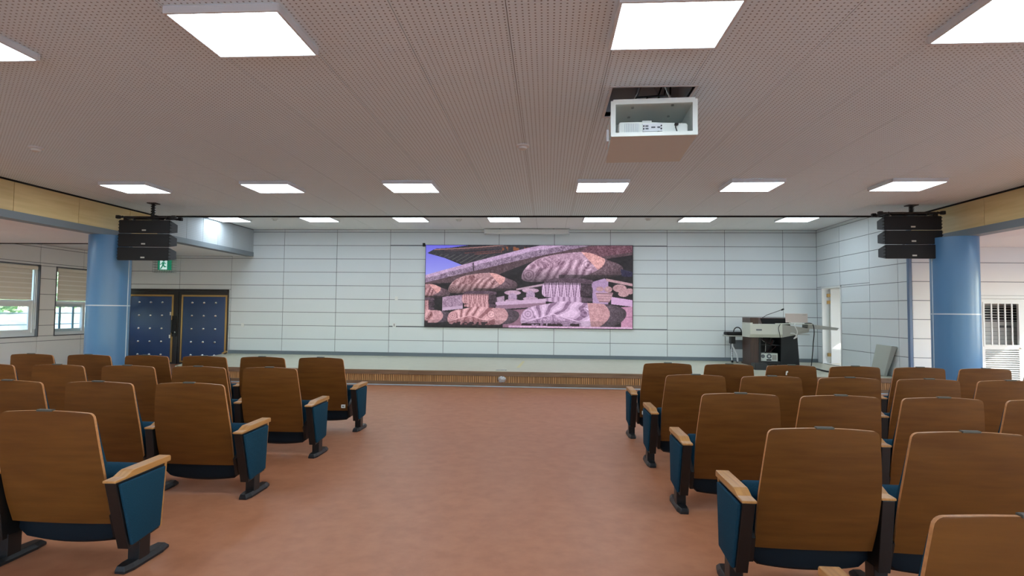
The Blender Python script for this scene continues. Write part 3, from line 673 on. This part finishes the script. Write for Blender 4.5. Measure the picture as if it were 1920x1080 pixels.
# ------------------------------------------------------------------ windows, blinds, outside
for i, (a, b_, z0, z1) in enumerate(WINS):
    wn = MB().ring(0, a + .005, b_ - .005, z0 + .005, z1 - .005, XW - .19, XW - .06, .075)
    wn.box(XW - .18, XW - .07, a + .08, b_ - .08, 1.585, 1.66)
    wn = struct(wn.build('window_%d' % (i + 1), 'pvc'))
    c = (a + b_) / 2
    MB().ring(0, c - .04, b_ - .08, z0 + .08, 1.585, XW - .12, XW - .085, .07).build('inner_sash', 'pvc', wn)
    MB().ring(0, a + .08, c + .04, z0 + .08, 1.585, XW - .165, XW - .13, .07).build('outer_sash', 'pvc', wn)
    MB().ring(0, a + .30, c - .2, z0 + .08, 1.585, XW - .185, XW - .167, .05).build('outer_frame', 'alu', wn)
    MB().box(XW - .125, XW - .12, a + .08, b_ - .08, z0 + .08, 1.60).build('pane', 'glass', wn)
    MB().box(XW - .125, XW - .12, a + .08, b_ - .08, 1.65, z1 - .08).build('pane', 'glass', wn)
    for z_ in (1.10, 1.36): MB().tube([(XW - .235, a, z_), (XW - .235, b_, z_)], .012, 6).build('guard_bar', 'pvc', wn)
    MB().ring(0, a - .015, b_ + .015, z0 - .015, z1 + .015, XW - .002, XW + .012, .022).build('edge_trim', 'wire', wn)
    MB().box(XW - .26, XW - .0, a, b_, z0 - .01, z0 + .006).build('sill', 'pvc', wn)
    if i > 1: names = ['roller blind lowered halfway, %s window towards the camera' % ['third', 'fourth', 'fifth'][i - 2]]
    else: names = [['beige banded roller blind in the window at the left photo edge', 'beige banded roller blind in the window beside the blue column'][i]]
    bl = thing('roller_blind', names[0], 'blind', (XW - .03, c, z1 - .02), group='roller blinds on the window wall')
    hw = (b_ - a) / 2 - .04
    MB().box(-.03, .03, -hw, hw, -.085, 0).build('cassette', 'cream', bl, bevel=.012)
    zt, zb = -.085, -(z1 - .02 - 1.70); n = 6 if i != 1 else 6; hh = (zt - zb) / n; fwid = hw - .12
    for k in range(n):
        MB().box(-.004, .004, -fwid - .08, fwid, zt - (k + 1) * hh + .028, zt - k * hh).build('fabric_band', 'blind', bl)
        MB().box(-.003, .003, -fwid - .08, fwid, zt - (k + 1) * hh, zt - (k + 1) * hh + .028).build('sheer_band', 'blind2', bl)
    MB().box(-.012, .012, -fwid - .08, fwid, zb - .035, zb).build('bottom_bar', 'cream', bl, bevel=.006)
    MB().tube([(.0, hw - .03, -.08), (.0, hw - .03, -1.42), (.02, hw - .02, -1.45), (.02, hw - .01, -1.42), (.02, hw - .01, -.08)], .006, 5).build('bead_chain', 'white', bl)
b = MB(); rng = np.random.default_rng(2); NX, NY = 26, 60; i0 = 0
for ix in range(NX):
    for iy in range(NY):
        xx = XW - .6 - ix * .5; yy = -2 + iy * .6; zz_ = -.3 + max(0, ix - 3) * .30 + rng.random() * .22; b.v.append((xx, yy, zz_))
for ix in range(NX - 1):
    for iy in range(NY - 1):
        q = ix * NY + iy; b.f.append((q, q + 1, q + NY + 1, q + NY)); b.m.append(0)
o = b.build('grass_bank', 'grass', smooth=True); tag(o, 'sunlit grassy bank outside the windows', 'grass'); o['kind'] = 'stuff'
bank = o; b = MB(); random.seed(11)
for (sx_, sy_, sz_, s_) in ((-16.4, 13.2, .9, 1.1), (-17.2, 16.0, 1.1, 1.0), (-15.6, 11.2, .5, .9), (-17.5, 18.5, 1.2, 1.2), (-18.0, 9.0, 1.3, 1.2)):
    for k in range(520):
        th = random.random() * 6.283; ph = math.acos(1 - 1.5 * random.random()); r = s_ * (.7 + .35 * random.random())
        c_ = Vector((sx_ + r * math.sin(ph) * math.cos(th), sy_ + r * math.sin(ph) * math.sin(th), sz_ + s_ * .6 + r * .8 * math.cos(ph))); u = Vector((random.gauss(0, 1), random.gauss(0, 1), random.gauss(0, 1))).normalized(); v_ = u.orthogonal().normalized(); L = .09 * s_ + .06
        b.quad(tuple(c_ - u * L), tuple(c_ + v_ * L * .5), tuple(c_ + u * L), tuple(c_ - v_ * L * .5))
b.build('shrub_foliage', 'leaf', bank)['kind'] = 'stuff'

# ------------------------------------------------------------------ hanging loudspeaker arrays
def array(X, Y, Zt, rz, tilt, lab):
    t = thing('hanging_speaker_array', lab, 'loudspeaker', (X, Y, Zt), rz); W, Hh, Dp = .45, .238, .26
    for k in range(3):
        z_ = -k * (Hh + .006); zc = z_ - Hh / 2; sh = .006 * k * tilt
        c = MB().hexa([(-W, -sh, z_ - Hh), (W, -sh, z_ - Hh), (W - .02, Dp - sh, zc - .07), (-W + .02, Dp - sh, zc - .07), (-W, -sh, z_), (W, -sh, z_), (W - .02, Dp - sh, zc + .07), (-W + .02, Dp - sh, zc + .07)]).build('cabinet', 'spk', t, bevel=.004)
        MB().box(-W - .004, W + .004, -sh - .022, -sh - .001, z_ - Hh + .004, z_ - .004).build('grille', 'grill', c, bevel=.006)
        b = MB(); b.box(-.035, .035, -sh - .026, -sh - .021, z_ - Hh * .78 - .012, z_ - Hh * .78 + .012); b.build('badge', 'badge', c)
        for s in (-1, 1):
            f = MB()
            for q in range(4): f.box(s * (W + .006) - .012, s * (W + .006) + .012, -.016 - sh, .03 - sh, z_ - .03 - q * .055 - .01, z_ - .03 - q * .055 + .004)
            f.build('rigging_pins', 'black', c)
    for yy in (.02, .22): MB().tube([(-W - .05, yy, .055), (W + .05, yy, .055)], .018, 8).build('fly_bar', 'iron', t)
    for s in (-1, 1):
        MB().tube([(s * (W - .06), -.03, .055), (s * (W - .06), .3, .055)], .016, 8).build('side_bar', 'iron', t)
        for yy in (.02, .22): MB().box(s * (W + .05) - .035, s * (W + .05) + .035, yy - .03, yy + .03, .025, .085).build('bar_end', 'black', t, bevel=.01)
        MB().box(s * .30 - .012, s * .30 + .012, .08, .11, -.005, .05).build('link_plate', 'steel', t)
    top = ZC - Zt - .001
    MB().tube([(.06, .12, .05), (.06, .12, top)], .022, 10).build('drop_pole', 'iron', t)
    MB().box(-.02, .14, .05, .19, top - .012, top).build('ceiling_plate', 'iron', t)
    pts = [(.06 + .035 * math.cos(a * .9), .12 + .035 * math.sin(a * .9), .06 + (top - .07) * a / 40) for a in range(41)]
    MB().tube(pts, .008, 5).build('safety_chain', 'iron', t)
    MB().box(-.01, .13, .04, .2, .03, .07).build('pole_clamp', 'black', t)
array(-7.17, 9.5, 3.075, .05, 1, 'black three-box speaker array hanging on the window side of the hall')
array(6.14, 9.8, 3.195, -.03, 2, 'black three-box speaker array hanging near the white grilled door')

# ------------------------------------------------------------------ ceiling projector in its lift case
pc = thing('projector_lift', 'white open lift case lowered through a square ceiling hatch', 'projector lift', (.875, 4.66, 2.972), math.radians(-3))
w2, dp, hz = .334, .62, .31
MB().box(-w2 - .018, w2 + .012, -.03, dp + .18, 0, .013).build('bottom_plate', 'projplate', pc)
MB().box(-w2 - .018, w2 + .012, -.036, -.03, -.004, .028).build('plate_lip', 'projcase', pc)
for s in (-1, 1):
    MB().box(s * w2 - .02, s * w2 + .02, 0, .03, .013, hz).build('corner_post', 'projcase', pc)
    MB().box(s * (w2 + .003) - .01, s * (w2 + .003) + .01, dp - .03, dp, .013, hz).build('corner_post', 'projcase', pc)
MB().box(-w2 + .02, w2 - .02, 0, .03, hz - .03, hz).build('top_rail', 'projcase', pc)
MB().box(-w2, w2, .0, dp, hz, hz + .012).build('top_panel', 'projcase', pc)
MB().box(-w2 + .01, w2 - .01, dp - .01, dp, .013, hz).build('rear_panel', 'projcase', pc)
MB().box(-w2 - .004, -w2 + .002, .06, dp - .03, .16, hz).build('side_panel', 'projcase', pc)
MB().box(w2 - .002, w2 + .004, .06, dp - .03, .013, hz).build('side_panel', 'projcase', pc)
MB().box(-w2 - .05, -w2 - .03, .1, .34, .0, .1).build('side_bracket', 'frame', pc)
for s in (-1, 1):
    for yy in (.12, .42): MB().tube([(s * .17, yy, hz + .01), (s * .05, yy, hz + .30), (s * .17, yy, hz + .66)], .008, 6).build('scissor_arm', 'steel', pc)
    MB().tube([(s * .17, .08, hz + .02), (s * .17, .48, hz + .02)], .007, 6).build('scissor_rod', 'steel', pc)
for yy, z_ in ((.12, .05), (.42, .11), (.2, .30)): MB().tube([(-.17, yy, hz + z_), (.17, yy, hz + z_)], .007, 6).build('cross_rod', 'steel', pc)
for k in range(3): MB().tube([(-.2 + .1 * k, .3, hz + .015), (-.12 + .1 * k, .25, hz + .12), (.08 + .05 * k, .3, hz + .15), (.2, .35, hz + .5)], .008, 6).build('lift_cable', 'cable', pc)
for xx, yy in ((-.16, .15), (.17, .12), (-.17, .4), (.18, .4)): MB().lathe([(.012, hz), (.012, hz - .012)], (xx, yy, 0), n=10).build('bolt', 'steel', pc)
pj = thing('projector', 'white projector inside the lowered ceiling lift case', 'projector', (.875, 4.66, 2.986), math.radians(-3))
bw = MB().prism([(-.285, 0), (.285, 0), (.285, .10), (.275, .112), (.02, .128), (-.13, .135), (-.275, .135), (-.285, .12)], 1, .06, .46).build('body', 'projcase', pj, bevel=.008)
MB().box(-.235, -.118, .055, .062, .022, .118).build('vent_panel', 'cavity', pj)
for k in range(8): MB().box(-.232 + k * .0145, -.224 + k * .0145, .048, .056, .022, .118).build('vent_fin', 'projcase', pj)
MB().box(-.085, .075, .045, .062, .045, .112).build('connector_panel', 'frame', pj)
for k, (xx, zz_, w_, h_) in enumerate(((-.052, .09, .024, .010), (-.052, .068, .024, .010), (.0, .078, .032, .011), (.045, .078, .022, .011))): MB().box(xx - w_ / 2, xx + w_ / 2, .038, .046, zz_ - h_ / 2, zz_ + h_ / 2).build('port', 'joint', pj)
for xx in (-.078, .066):
    for zz_ in (.090, .066): MB().lathe([(.006, .046), (.006, .036)], (xx, 0, zz_), axis=1, n=10).build('audio_jack', 'black', pj)
for xx, w_ in ((-.058, .014), (-.015, .022), (.03, .024)): MB().box(xx - w_ / 2, xx + w_ / 2, .052, .062, .018, .034).build('port', 'black', pj)
MB().box(.125, .175, .052, .062, .012, .038).build('small_display', 'joint', pj)
MB().box(.175, .205, .03, .062, .092, .106).build('power_plug', 'black', pj)
MB().tube([(.19, .035, .10), (.178, .02, .07), (.19, .02, .03), (.2, .03, .005)], .005, 6).build('power_cable', 'cable', pj)
MB().tube([(.0, .05, .026), (.04, .02, .032), (.08, .02, .022), (.1, .04, .006)], .006, 6).build('signal_cable', 'cable', pj)
for xx, zz_ in ((-.09, .135), (.115, .125)): MB().box(xx - .035, xx + .035, .12, .2, zz_, zz_ + .014).build('mount_foot', 'black', pj, bevel=.004)
MB().box(-.085, -.005, .1, .2, .132, .155).build('mount_block', 'projcase', pj)

# ------------------------------------------------------------------ lectern and things around it
LY = 13.6
le = thing('lectern', 'electronic lectern with walnut front, black cabinet and ivory console', 'lectern', (4.80, LY, SZ))
def lz(z): return z - SZ
MB().box(0, .19, 0, .55, 0, lz(1.435)).build('wooden_front', 'brown', le, bevel=.006)
MB().box(-.02, .22, -.02, .57, 0, .04).build('plinth', 'brown', le)
MB().box(-.004, .05, -.012, .56, lz(1.285), lz(1.315)).build('white_strip', 'ivory', le)
MB().hexa([(.19, .10, lz(1.2)), (.99, .10, lz(1.2)), (.99, .55, lz(1.2)), (.19, .55, lz(1.2)), (.19, .30, lz(1.432)), (.97, .30, lz(1.432)), (.97, .55, lz(1.432)), (.19, .55, lz(1.432))]).build('top_hood', 'brown', le)
MB().hexa([(.33, .085, lz(1.225)), (.96, .085, lz(1.225)), (.96, .095, lz(1.225)), (.33, .095, lz(1.225)), (.33, .27, lz(1.415)), (.94, .27, lz(1.415)), (.94, .285, lz(1.415)), (.33, .285, lz(1.415))]).build('monitor', 'glassblk', le)
# black cabinet: back, floor, sides
MB().box(.19, .70, .50, .53, 0, lz(1.0)).build('cabinet_back', 'cab', le)
MB().box(.19, .24, .0, .50, 0, lz(1.0)).build('cabinet_side', 'cab', le)
MB().box(.24, .68, .0, .50, .03, .10).build('cabinet_floor', 'cab', le)
MB().hexa([(.68, -.02, 0), (1.165, .10, 0), (1.165, .50, 0), (.68, .50, 0), (.70, -.02, lz(1.0)), (1.115, .10, lz(1.08)), (1.115, .5, lz(1.08)), (.70, .5, lz(1.0))]).build('cabinet_wing', 'cab', le)
MB().box(.24, .68, .02, .48, lz(.78), lz(.79)).build('cabinet_shelf', 'cab', le)
MB().prism([(-.25, lz(1.048)), (-.19, lz(.975)), (.30, lz(.975)), (.30, lz(1.285)), (-.23, lz(1.285))], 0, -.09, .64).build('console', 'ivory', le, bevel=.004)
MB().hexa([(.64, -.19, lz(.975)), (1.345, .02, lz(1.10)), (1.345, .3, lz(1.10)), (.64, .3, lz(.975)), (.64, -.23, lz(1.285)), (1.345, -.02, lz(1.19)), (1.345, .3, lz(1.19)), (.64, .3, lz(1.285))]).build('console_wing', 'ivory2', le)
part(MB().box(.045, .175, -.2455, -.235, lz(1.135), lz(1.17)).build('name_plate', 'joint', le), 'small grey name plate')
MB().box(.63, 1.36, -.16, .30, lz(1.286), lz(1.304)).build('keyboard_tray', 'ivory', le, bevel=.004)
MB().hexa([(1.30, -.05, lz(1.19)), (1.97, -.02, lz(1.155)), (1.97, .22, lz(1.155)), (1.30, .25, lz(1.19)), (1.30, -.05, lz(1.30)), (2.02, -.02, lz(1.21)), (2.02, .22, lz(1.21)), (1.30, .25, lz(1.30))]).build('side_flap', 'ivory2', le)
MB().box(1.0, 1.32, .0, .2, lz(1.195), lz(1.215)).build('port_strip', 'black', le)
MB().box(1.1, 1.45, .2, .4, lz(1.03), lz(1.045)).build('pull_out_shelf', 'ivory2', le)
MB().tube([(.385, .28, lz(1.43)), (.5, .3, lz(1.50)), (.86, .3, lz(1.63))], .007, 6).build('microphone_stem', 'iron', le)
MB().tube([(.84, .3, lz(1.62)), (.895, .3, lz(1.648))], .018, 8).build('microphone_head', 'black', le)
random.seed(4)
for k in range(7):
    a = .27 + random.random() * .3
    MB().tube([(a, .06 + .03 * k, lz(.97)), (a - .03 + random.random() * .1, .03 + .02 * k, lz(.9)), (.3 + random.random() * .33, .05, lz(.72 + .04 * k)), (.28 + random.random() * .1, .1, lz(.5))], .007, 5).build('cabinet_cable', ['cable', 'cabler', 'cable', 'cablew', 'cable', 'cabler', 'cable'][k], le)
pcx = thing('desktop_computer', 'white desktop computer rear lying inside the lectern cabinet', 'computer', (5.24, LY + .04, SZ + .10))
MB().box(-.20, .20, 0, .38, 0, .185).build('case', 'projcase', pcx, bevel=.004)
MB().lathe([(.058, -.001), (.058, -.006)], (.0, 0, .115), axis=1, n=20).build('fan_grille', 'joint', pcx)
MB().lathe([(.026, -.006), (.026, -.009)], (.0, 0, .115), axis=1, n=16).build('fan_hub', 'tag', pcx)
MB().lathe([(.045, -.001), (.045, -.004)], (-.14, 0, .115), axis=1, n=16).build('vent_grille', 'joint', pcx)
MB().box(.07, .17, -.004, 0, .03, .15).build('slot_plate', 'ivory2', pcx); MB().box(-.06, .05, -.006, 0, .012, .045).build('port_block', 'black', pcx)
dv = thing('tablet_display', 'pale pinkish-white display seen from behind on the lectern tray', 'display', (5.90, LY + .10, 1.304))
MB().hexa([(-.245, .0, .02), (.265, .0, .02), (.265, .014, .02), (-.245, .014, .02), (-.275, -.06, .235), (.235, -.06, .235), (.235, -.046, .235), (-.275, -.046, .235)]).build('panel', 'pinkwhite', dv, bevel=.004)
MB().box(-.13, .12, -.02, .10, 0, .022).build('stand', 'white', dv, bevel=.006)
part(MB().box(.12, .2, -.066, -.052, .20, .212).build('logo_mark', 'ivory2', dv), 'small grey mark')
cbx = MB().box(-.14, .12, -.14, .10, 0, .14).build('floor_box', 'cab', bevel=.006, loc=(4.63, 12.60, SZ)); tag(cbx, 'low black box on the stage before the lectern', 'box')
def cable(name, pts, r, m, lab):
    cu = [Vector(p) for p in pts]; out = []
    for i in range(len(cu) - 1):
        p0, p1, p2, p3 = cu[max(i - 1, 0)], cu[i], cu[i + 1], cu[min(i + 2, len(cu) - 1)]
        for s in range(6):
            t_ = s / 6; out.append(.5 * ((2 * p1) + (p2 - p0) * t_ + (2 * p0 - 5 * p1 + 4 * p2 - p3) * t_ * t_ + (3 * p1 - p0 - 3 * p2 + p3) * t_ ** 3))
    out.append(cu[-1]); tag(MB().tube(out, r, 6).build(name, m, smooth=True), lab, 'cable')
cable('hanging_cable', [(6.02, LY - .06, 1.31), (6.18, LY - .09, 1.30), (6.22, LY - .09, 1.12), (6.20, LY - .08, .85), (6.20, LY - .06, .70), (6.18, LY - .06, .50), (6.16, LY - .06, SZ + .012)], .011, 'cable', 'black cable hanging from the lectern tray down to the stage')
cable('white_cable', [(5.73, LY - .25, 1.31), (5.70, LY - .27, 1.26), (5.76, LY - .27, 1.13), (5.74, LY - .25, 1.02), (5.70, LY - .23, .96), (5.77, LY - .22, 1.0), (5.73, LY - .2, 1.07), (5.64, LY - .2, 1.08)], .010, 'cablew', 'white cable looped on the right of the lectern console')
cable('console_cable', [(5.38, LY - .27, 1.29), (5.34, LY - .27, 1.2), (5.36, LY - .27, 1.08), (5.39, LY - .23, .98)], .007, 'cable', 'thin dark cable lying over the ivory console front')
cable('floor_cable', [(5.55, 12.35, SZ + .02), (5.72, 12.42, SZ + .05), (5.86, 12.30, SZ + .02), (5.88, 12.05, SZ + .02)], .018, 'cable', 'thick black cable curled on the stage right of the lectern')
# folding table with a black bag
tb = thing('folding_table', 'narrow folding table on casters behind the lectern', 'table', (4.46, 14.2, SZ))
MB().box(0, .95, -.0, .42, .645, .675).build('table_top', 'ivory2', tb, bevel=.012)
for xx in (.12, .84):
    MB().tube([(xx, .05, .03), (xx, .05, .30), (xx + .02, .12, .42), (xx + .02, .12, .64)], .02, 8).build('leg', 'steel', tb, smooth=True)
    MB().tube([(xx + .12, -.0, .03), (xx + .12, .02, .2), (xx + .03, .10, .40), (xx + .02, .12, .6)], .022, 8).build('leg', 'frame', tb, smooth=True)
    for q in (0, .12): MB().lathe([(.03, -.02), (.03, .02)], (xx + q, .03, .031), axis=0, n=14).build('caster', 'black', tb)
MB().box(.10, .85, .1, .12, .33, .56).build('modesty_panel', 'joint', tb)
MB().box(.10, .20, .03, .2, .47, .645).build('fold_bracket', 'cab', tb)
bgm = thing('black_bag', 'flat black bag with a loop handle lying on the folding table', 'bag', (4.46, 14.22, SZ + .676))
MB().box(.0, .60, -.0, .32, 0, .085).build('bag_body', 'black', bgm, smooth=True, bevel=.035, seg=4)
MB().tube([(.15 + .0, .02, .07)] + [(.255 - .095 * math.cos(a * math.pi / 12), .02, .08 + .12 * math.sin(a * math.pi / 12)) for a in range(13)] + [(.36, .02, .07)], .013, 8).build('handle', 'black', bgm, smooth=True)
# leaning grey panel box
P = [(6.685, 11.63, SZ), (6.735, 11.62, SZ), (6.74, 12.06, SZ), (6.67, 12.08, SZ), (6.735, 11.44, .915), (6.84, 11.43, .905), (6.84, 11.95, .905), (6.74, 11.97, .925)]
lp = thing('leaning_panel', 'grey wedge-shaped box leaning against the white wall right of the doorway', 'panel', (6.62, 11.8, SZ))
MB().hexa([(p[0] - 6.62, p[1] - 11.8, p[2] - SZ) for p in P]).build('body', 'box', lp, bevel=.008)
MB().box(-.055, .055, -.20, .20, 0, .004).build('foot_pad', 'rubber', lp, loc=(.09, .05, 0))

# ------------------------------------------------------------------ auditorium seats
def lerp(t, T):
    for i in range(len(T) - 1):
        if t <= T[i + 1][0]:
            a = (t - T[i][0]) / (T[i + 1][0] - T[i][0]); return T[i][1] * (1 - a) + T[i + 1][1] * a
    return T[-1][1]
def smo(T):     # smooth the profile table
    zs = np.linspace(T[0][0], T[-1][0], 25); ys_ = np.interp(zs, [a for a, _ in T], [b_ for _, b_ in T]); k = np.array([1, 2, 3, 2, 1]) / 9
    yp = np.concatenate([[2 * ys_[0] - ys_[2], 2 * ys_[0] - ys_[1]], ys_, [2 * ys_[-1] - ys_[-2], 2 * ys_[-1] - ys_[-3]]])
    return list(zip(zs, np.convolve(yp, k, 'valid')))
PY = smo([(.245, .070), (.40, .025), (.59, -.020), (.75, -.045), (.917, -.063)])
PWD = smo([(.245, .304), (.36, .312), (.56, .313), (.75, .297), (.917, .277)])
def seat_shell():
    zs = list(np.linspace(.245, .86, 15)) + [.88, .895, .905, .911, .9155, .917]; xs = np.linspace(-1, 1, 13); b = MB(); R_ = .03; th = .017
    rows = []
    for z_ in zs:
        hw = lerp(z_, PWD); dz = z_ - (.917 - R_)
        if dz > 0: hw -= R_ - math.sqrt(max(R_ * R_ - dz * dz, 0))
        rows.append([(hw * x, lerp(z_, PY) + .014 * x * x, z_ - .012 * x * x * max(0, (z_ - .6) / .317)) for x in xs])
    nx_ = len(xs); nz = len(zs)
    for off in (0, th):
        for r in rows: b.v += [(p[0], p[1] + off, p[2]) for p in r]
    N = nx_ * nz
    for j in range(nz - 1):
        for i in range(nx_ - 1):
            a = j * nx_ + i; b.f.append((a, a + 1, a + 1 + nx_, a + nx_)); b.m.append(0); a += N; b.f.append((a, a + nx_, a + 1 + nx_, a + 1)); b.m.append(0)
    rim = [j * nx_ for j in range(nz)] + [(nz - 1) * nx_ + i for i in range(1, nx_)] + [j * nx_ + nx_ - 1 for j in range(nz - 2, -1, -1)] + list(range(nx_ - 2, 0, -1))
    for k in range(len(rim)):
        p, q = rim[k], rim[(k + 1) % len(rim)]; b.f.append((p, q, q + N, p + N)); b.m.append(1)
    return b.mesh('backrest_shell', ['shell', 'ply'], smooth=True)
def cushion():
    zs = np.linspace(.30, .885, 12); xs = np.linspace(-1, 1, 9); b = MB()
    TH = smo([(.245, .10), (.45, .105), (.58, .085), (.70, .05), (.86, .035), (.917, .02)])
    for f_ in (0, 1):
        for z_ in zs:
            for x in xs:
                hw = lerp(z_, PWD) - .012; e = (1 - abs(x) ** 4 * .55) * (1 if .31 < z_ < .88 else .5)
                b.v.append((hw * x, lerp(z_, PY) + .014 * x * x + .0175 + (lerp(z_, TH) * e if f_ else 0), z_))
    nx_, nz = len(xs), len(zs); N = nx_ * nz
    for j in range(nz - 1):
        for i in range(nx_ - 1):
            a = j * nx_ + i; b.f.append((a, a + nx_, a + 1 + nx_, a + 1)); a += N; b.f.append((a, a + 1, a + 1 + nx_, a + nx_))
    rim = [j * nx_ for j in range(nz)] + [(nz - 1) * nx_ + i for i in range(1, nx_)] + [j * nx_ + nx_ - 1 for j in range(nz - 2, -1, -1)] + list(range(nx_ - 2, 0, -1))
    for k in range(len(rim)):
        p, q = rim[k], rim[(k + 1) % len(rim)]; b.f.append((p, q, q + N, p + N))
    b.m = [0] * len(b.f); return b.mesh('back_cushion', 'fabric', smooth=True)
def seat_mesh():        # tipped-up seat cushion
    prof = [(.175, .20), (.20, .155), (.25, .16), (.30, .24), (.345, .42), (.355, .50), (.33, .535), (.27, .535), (.215, .49), (.19, .34)]
    return MB().prism(prof, 0, -.300, .300).mesh('seat_cushion', 'fabric', smooth=True, bevel=.018, seg=3)
def pan_mesh():         # moulded underside that hangs below the backrest, with a curved lower edge
    b = MB(); xs = np.linspace(-1, 1, 15)
    prof = [(.115, .262), (.110, .18), (.125, .125), (.165, .10), (.21, .11), (.235, .155), (.185, .27)]
    for x in xs:
        for (y, z_) in prof: b.v.append((.306 * x, y + .02 * x * x, z_ + .022 * x * x * max(0, min(1, (.2 - z_) / .1)) + (.03 * max(0, abs(x) - .9) * 10 * (1 if z_ < .17 else 0))))
    n = len(prof)
    for i in range(len(xs) - 1):
        for k in range(n): a = i * n + k; c = i * n + (k + 1) % n; b.f.append((a, c, c + n, a + n))
    b.f.append(tuple(range(n))); b.f.append(tuple(range((len(xs) - 1) * n, len(xs) * n))[::-1]); b.m = [0] * len(b.f)
    return b.mesh('seat_pan', 'seatpan', smooth=True)
AW = .036
ME = {'shell': seat_shell(), 'cush': cushion(), 'seat': seat_mesh(), 'pan': pan_mesh()}
ME['clip'] = MB().box(-.046, .046, -.068, -.040, .912, .9235).mesh('top_clip', 'clip', bevel=.003)
ME['core'] = MB().prism([(-.098, .535), (.305, .540), (.275, .158), (.02, .132)], 0, -AW + .004, AW - .004).mesh('end_panel', 'iron', bevel=.003)
ME['side'] = MB().prism([(-.080, .525), (.292, .530), (.262, .176), (.030, .150)], 0, -.010, .010).mesh('side_fabric', 'fabric', smooth=True, bevel=.008, seg=3)
ME['strip'] = MB().prism([(.300, .545), (.318, .545), (.288, .165), (.268, .165)], 0, -AW, AW).mesh('front_strip', 'arm')
ap = [(-.105, .535), (.352, .545), (.352, .572), (.345, .581), (.035, .577), (.012, .570), (-.03, .552), (-.105, .549)]
ME['arm'] = MB().prism(ap, 0, -AW - .002, AW + .002).mesh('armrest', 'arm', bevel=.004)
ME['leg'] = MB().box(-.036, .036, .105, .195, .03, .165).mesh('leg', 'iron', bevel=.004)
fp = [(-.030, 0), (.030, 0), (.046, .06), (.046, .30), (.030, .375), (-.030, .375), (-.046, .30), (-.046, .06)]
fb_ = MB(); n = len(fp); fb_.v = [(x, y, .0005) for x, y in fp] + [(x, y, .016) for x, y in fp] + [(x * .72, .06 + (y - .06) * .9, .042) for x, y in fp]
fb_.f = [tuple(range(n))[::-1], tuple(range(2 * n, 3 * n))] + [(i + k * n, (i + 1) % n + k * n, (i + 1) % n + (k + 1) * n, i + (k + 1) * n) for k in (0, 1) for i in range(n)]; fb_.m = [0] * len(fb_.f)
ME['foot'] = fb_.mesh('foot_plate', 'rubber', bevel=.003)
ME['hinge'] = MB().prism([(.06, .30), (.20, .40), (.24, .33), (.19, .17), (.10, .16)], 0, -.012, .012).mesh('hinge_bracket', 'iron')
ME['core_in'] = MB().prism([(.022, .535), (.305, .540), (.275, .158), (.075, .140)], 0, -AW + .004, AW - .004).mesh('end_panel', 'iron', bevel=.003)
ME['arm_in'] = MB().prism([(.020, .535), (.352, .545), (.352, .572), (.345, .581), (.15, .577), (.13, .570), (.09, .552), (.020, .549)], 0, -AW - .002, AW + .002).mesh('armrest', 'arm', bevel=.004)
def proto(side, off, end):
    """side: +1 arm to the right of the seat (left block), -1 arm to the left; off: arm centre from seat centre"""
    t = thing('auditorium_seat', '', 'seat')
    link('backrest_shell', ME['shell'], t); link('back_cushion', ME['cush'], t); link('seat_cushion', ME['seat'], t); link('seat_pan', ME['pan'], t); link('top_clip', ME['clip'], t)
    a = side * off
    e = link('end_panel', ME['core' if end else 'core_in'], t, (a, 0, 0)); link('armrest', ME['arm' if end else 'arm_in'], t, (a, 0, 0)); link('leg', ME['leg'], t, (a, 0, 0)); link('foot_plate', ME['foot'], t, (a, 0, 0))
    link('front_strip', ME['strip'], e)
    if end: link('side_fabric', ME['side'], e, (side * (AW + .004), 0, 0))
    link('hinge_bracket', ME['hinge'], t, (side * .322, 0, 0))
    return t
PR = {('L', True): proto(1, .432, True), ('L', False): proto(1, .376, False), ('R', True): proto(-1, .398, True), ('R', False): proto(-1, .358, False)}
used = set()
ORD = ['aisle seat', 'second seat from the aisle', 'third seat from the aisle', 'fourth seat from the aisle', 'fifth seat from the aisle', 'sixth seat from the aisle', 'seventh seat from the aisle']
ROW = ['front row by the stage', 'second row', 'third row', 'fourth row', 'fifth row']
SEATS = {}
CNT = {'L': [7, 5, 3, 2], 'R': [7, 5, 4, 2, 1]}
Y0, RP = 6.854, 1.258
for side in 'LR':
    for r, cnt in enumerate(CNT[side]):
        for k in range(cnt):
            key = (side, k == 0)
            if key in used: t = copy_tree(PR[key])
            else: t = PR[key]; used.add(key)
            if side == 'L': x = -2.792 - .012 * r - .732 * k; y = Y0 - RP * r - .028 * k
            else: x = 1.438 + .7115 * k; y = Y0 - RP * r - .012 * k
            t.location = (x, y, 0)
            t['label'] = '%s, %s, %s block, wooden back' % (ORD[k], ROW[r], 'left' if side == 'L' else 'right')
            t['group'] = 'auditorium seats in rows'
            SEATS[(side, r, k)] = t
for side, s in (('L', 1), ('R', -1)):
    t = SEATS[(side, 0, 0)]
    part(MB().box(s * .262 - .024, s * .262 + .024, .042, .060, .285, .325).build('number_tag', 'tag', t), 'small white number tag')
    MB().box(s * .262 - .012, s * .262 + .012, .040, .043, .297, .313).build('tag_print', 'joint', t)
t = SEATS[('R', 0, 2)]
part(MB().prism([(-.072, .80), (-.06, .80), (-.058, .825), (-.045, .836), (-.05, .848), (-.068, .842)], 1, -.064, -.045).build('paper_scrap', 'tag', t), 'scrap of white paper stuck to the wooden back')
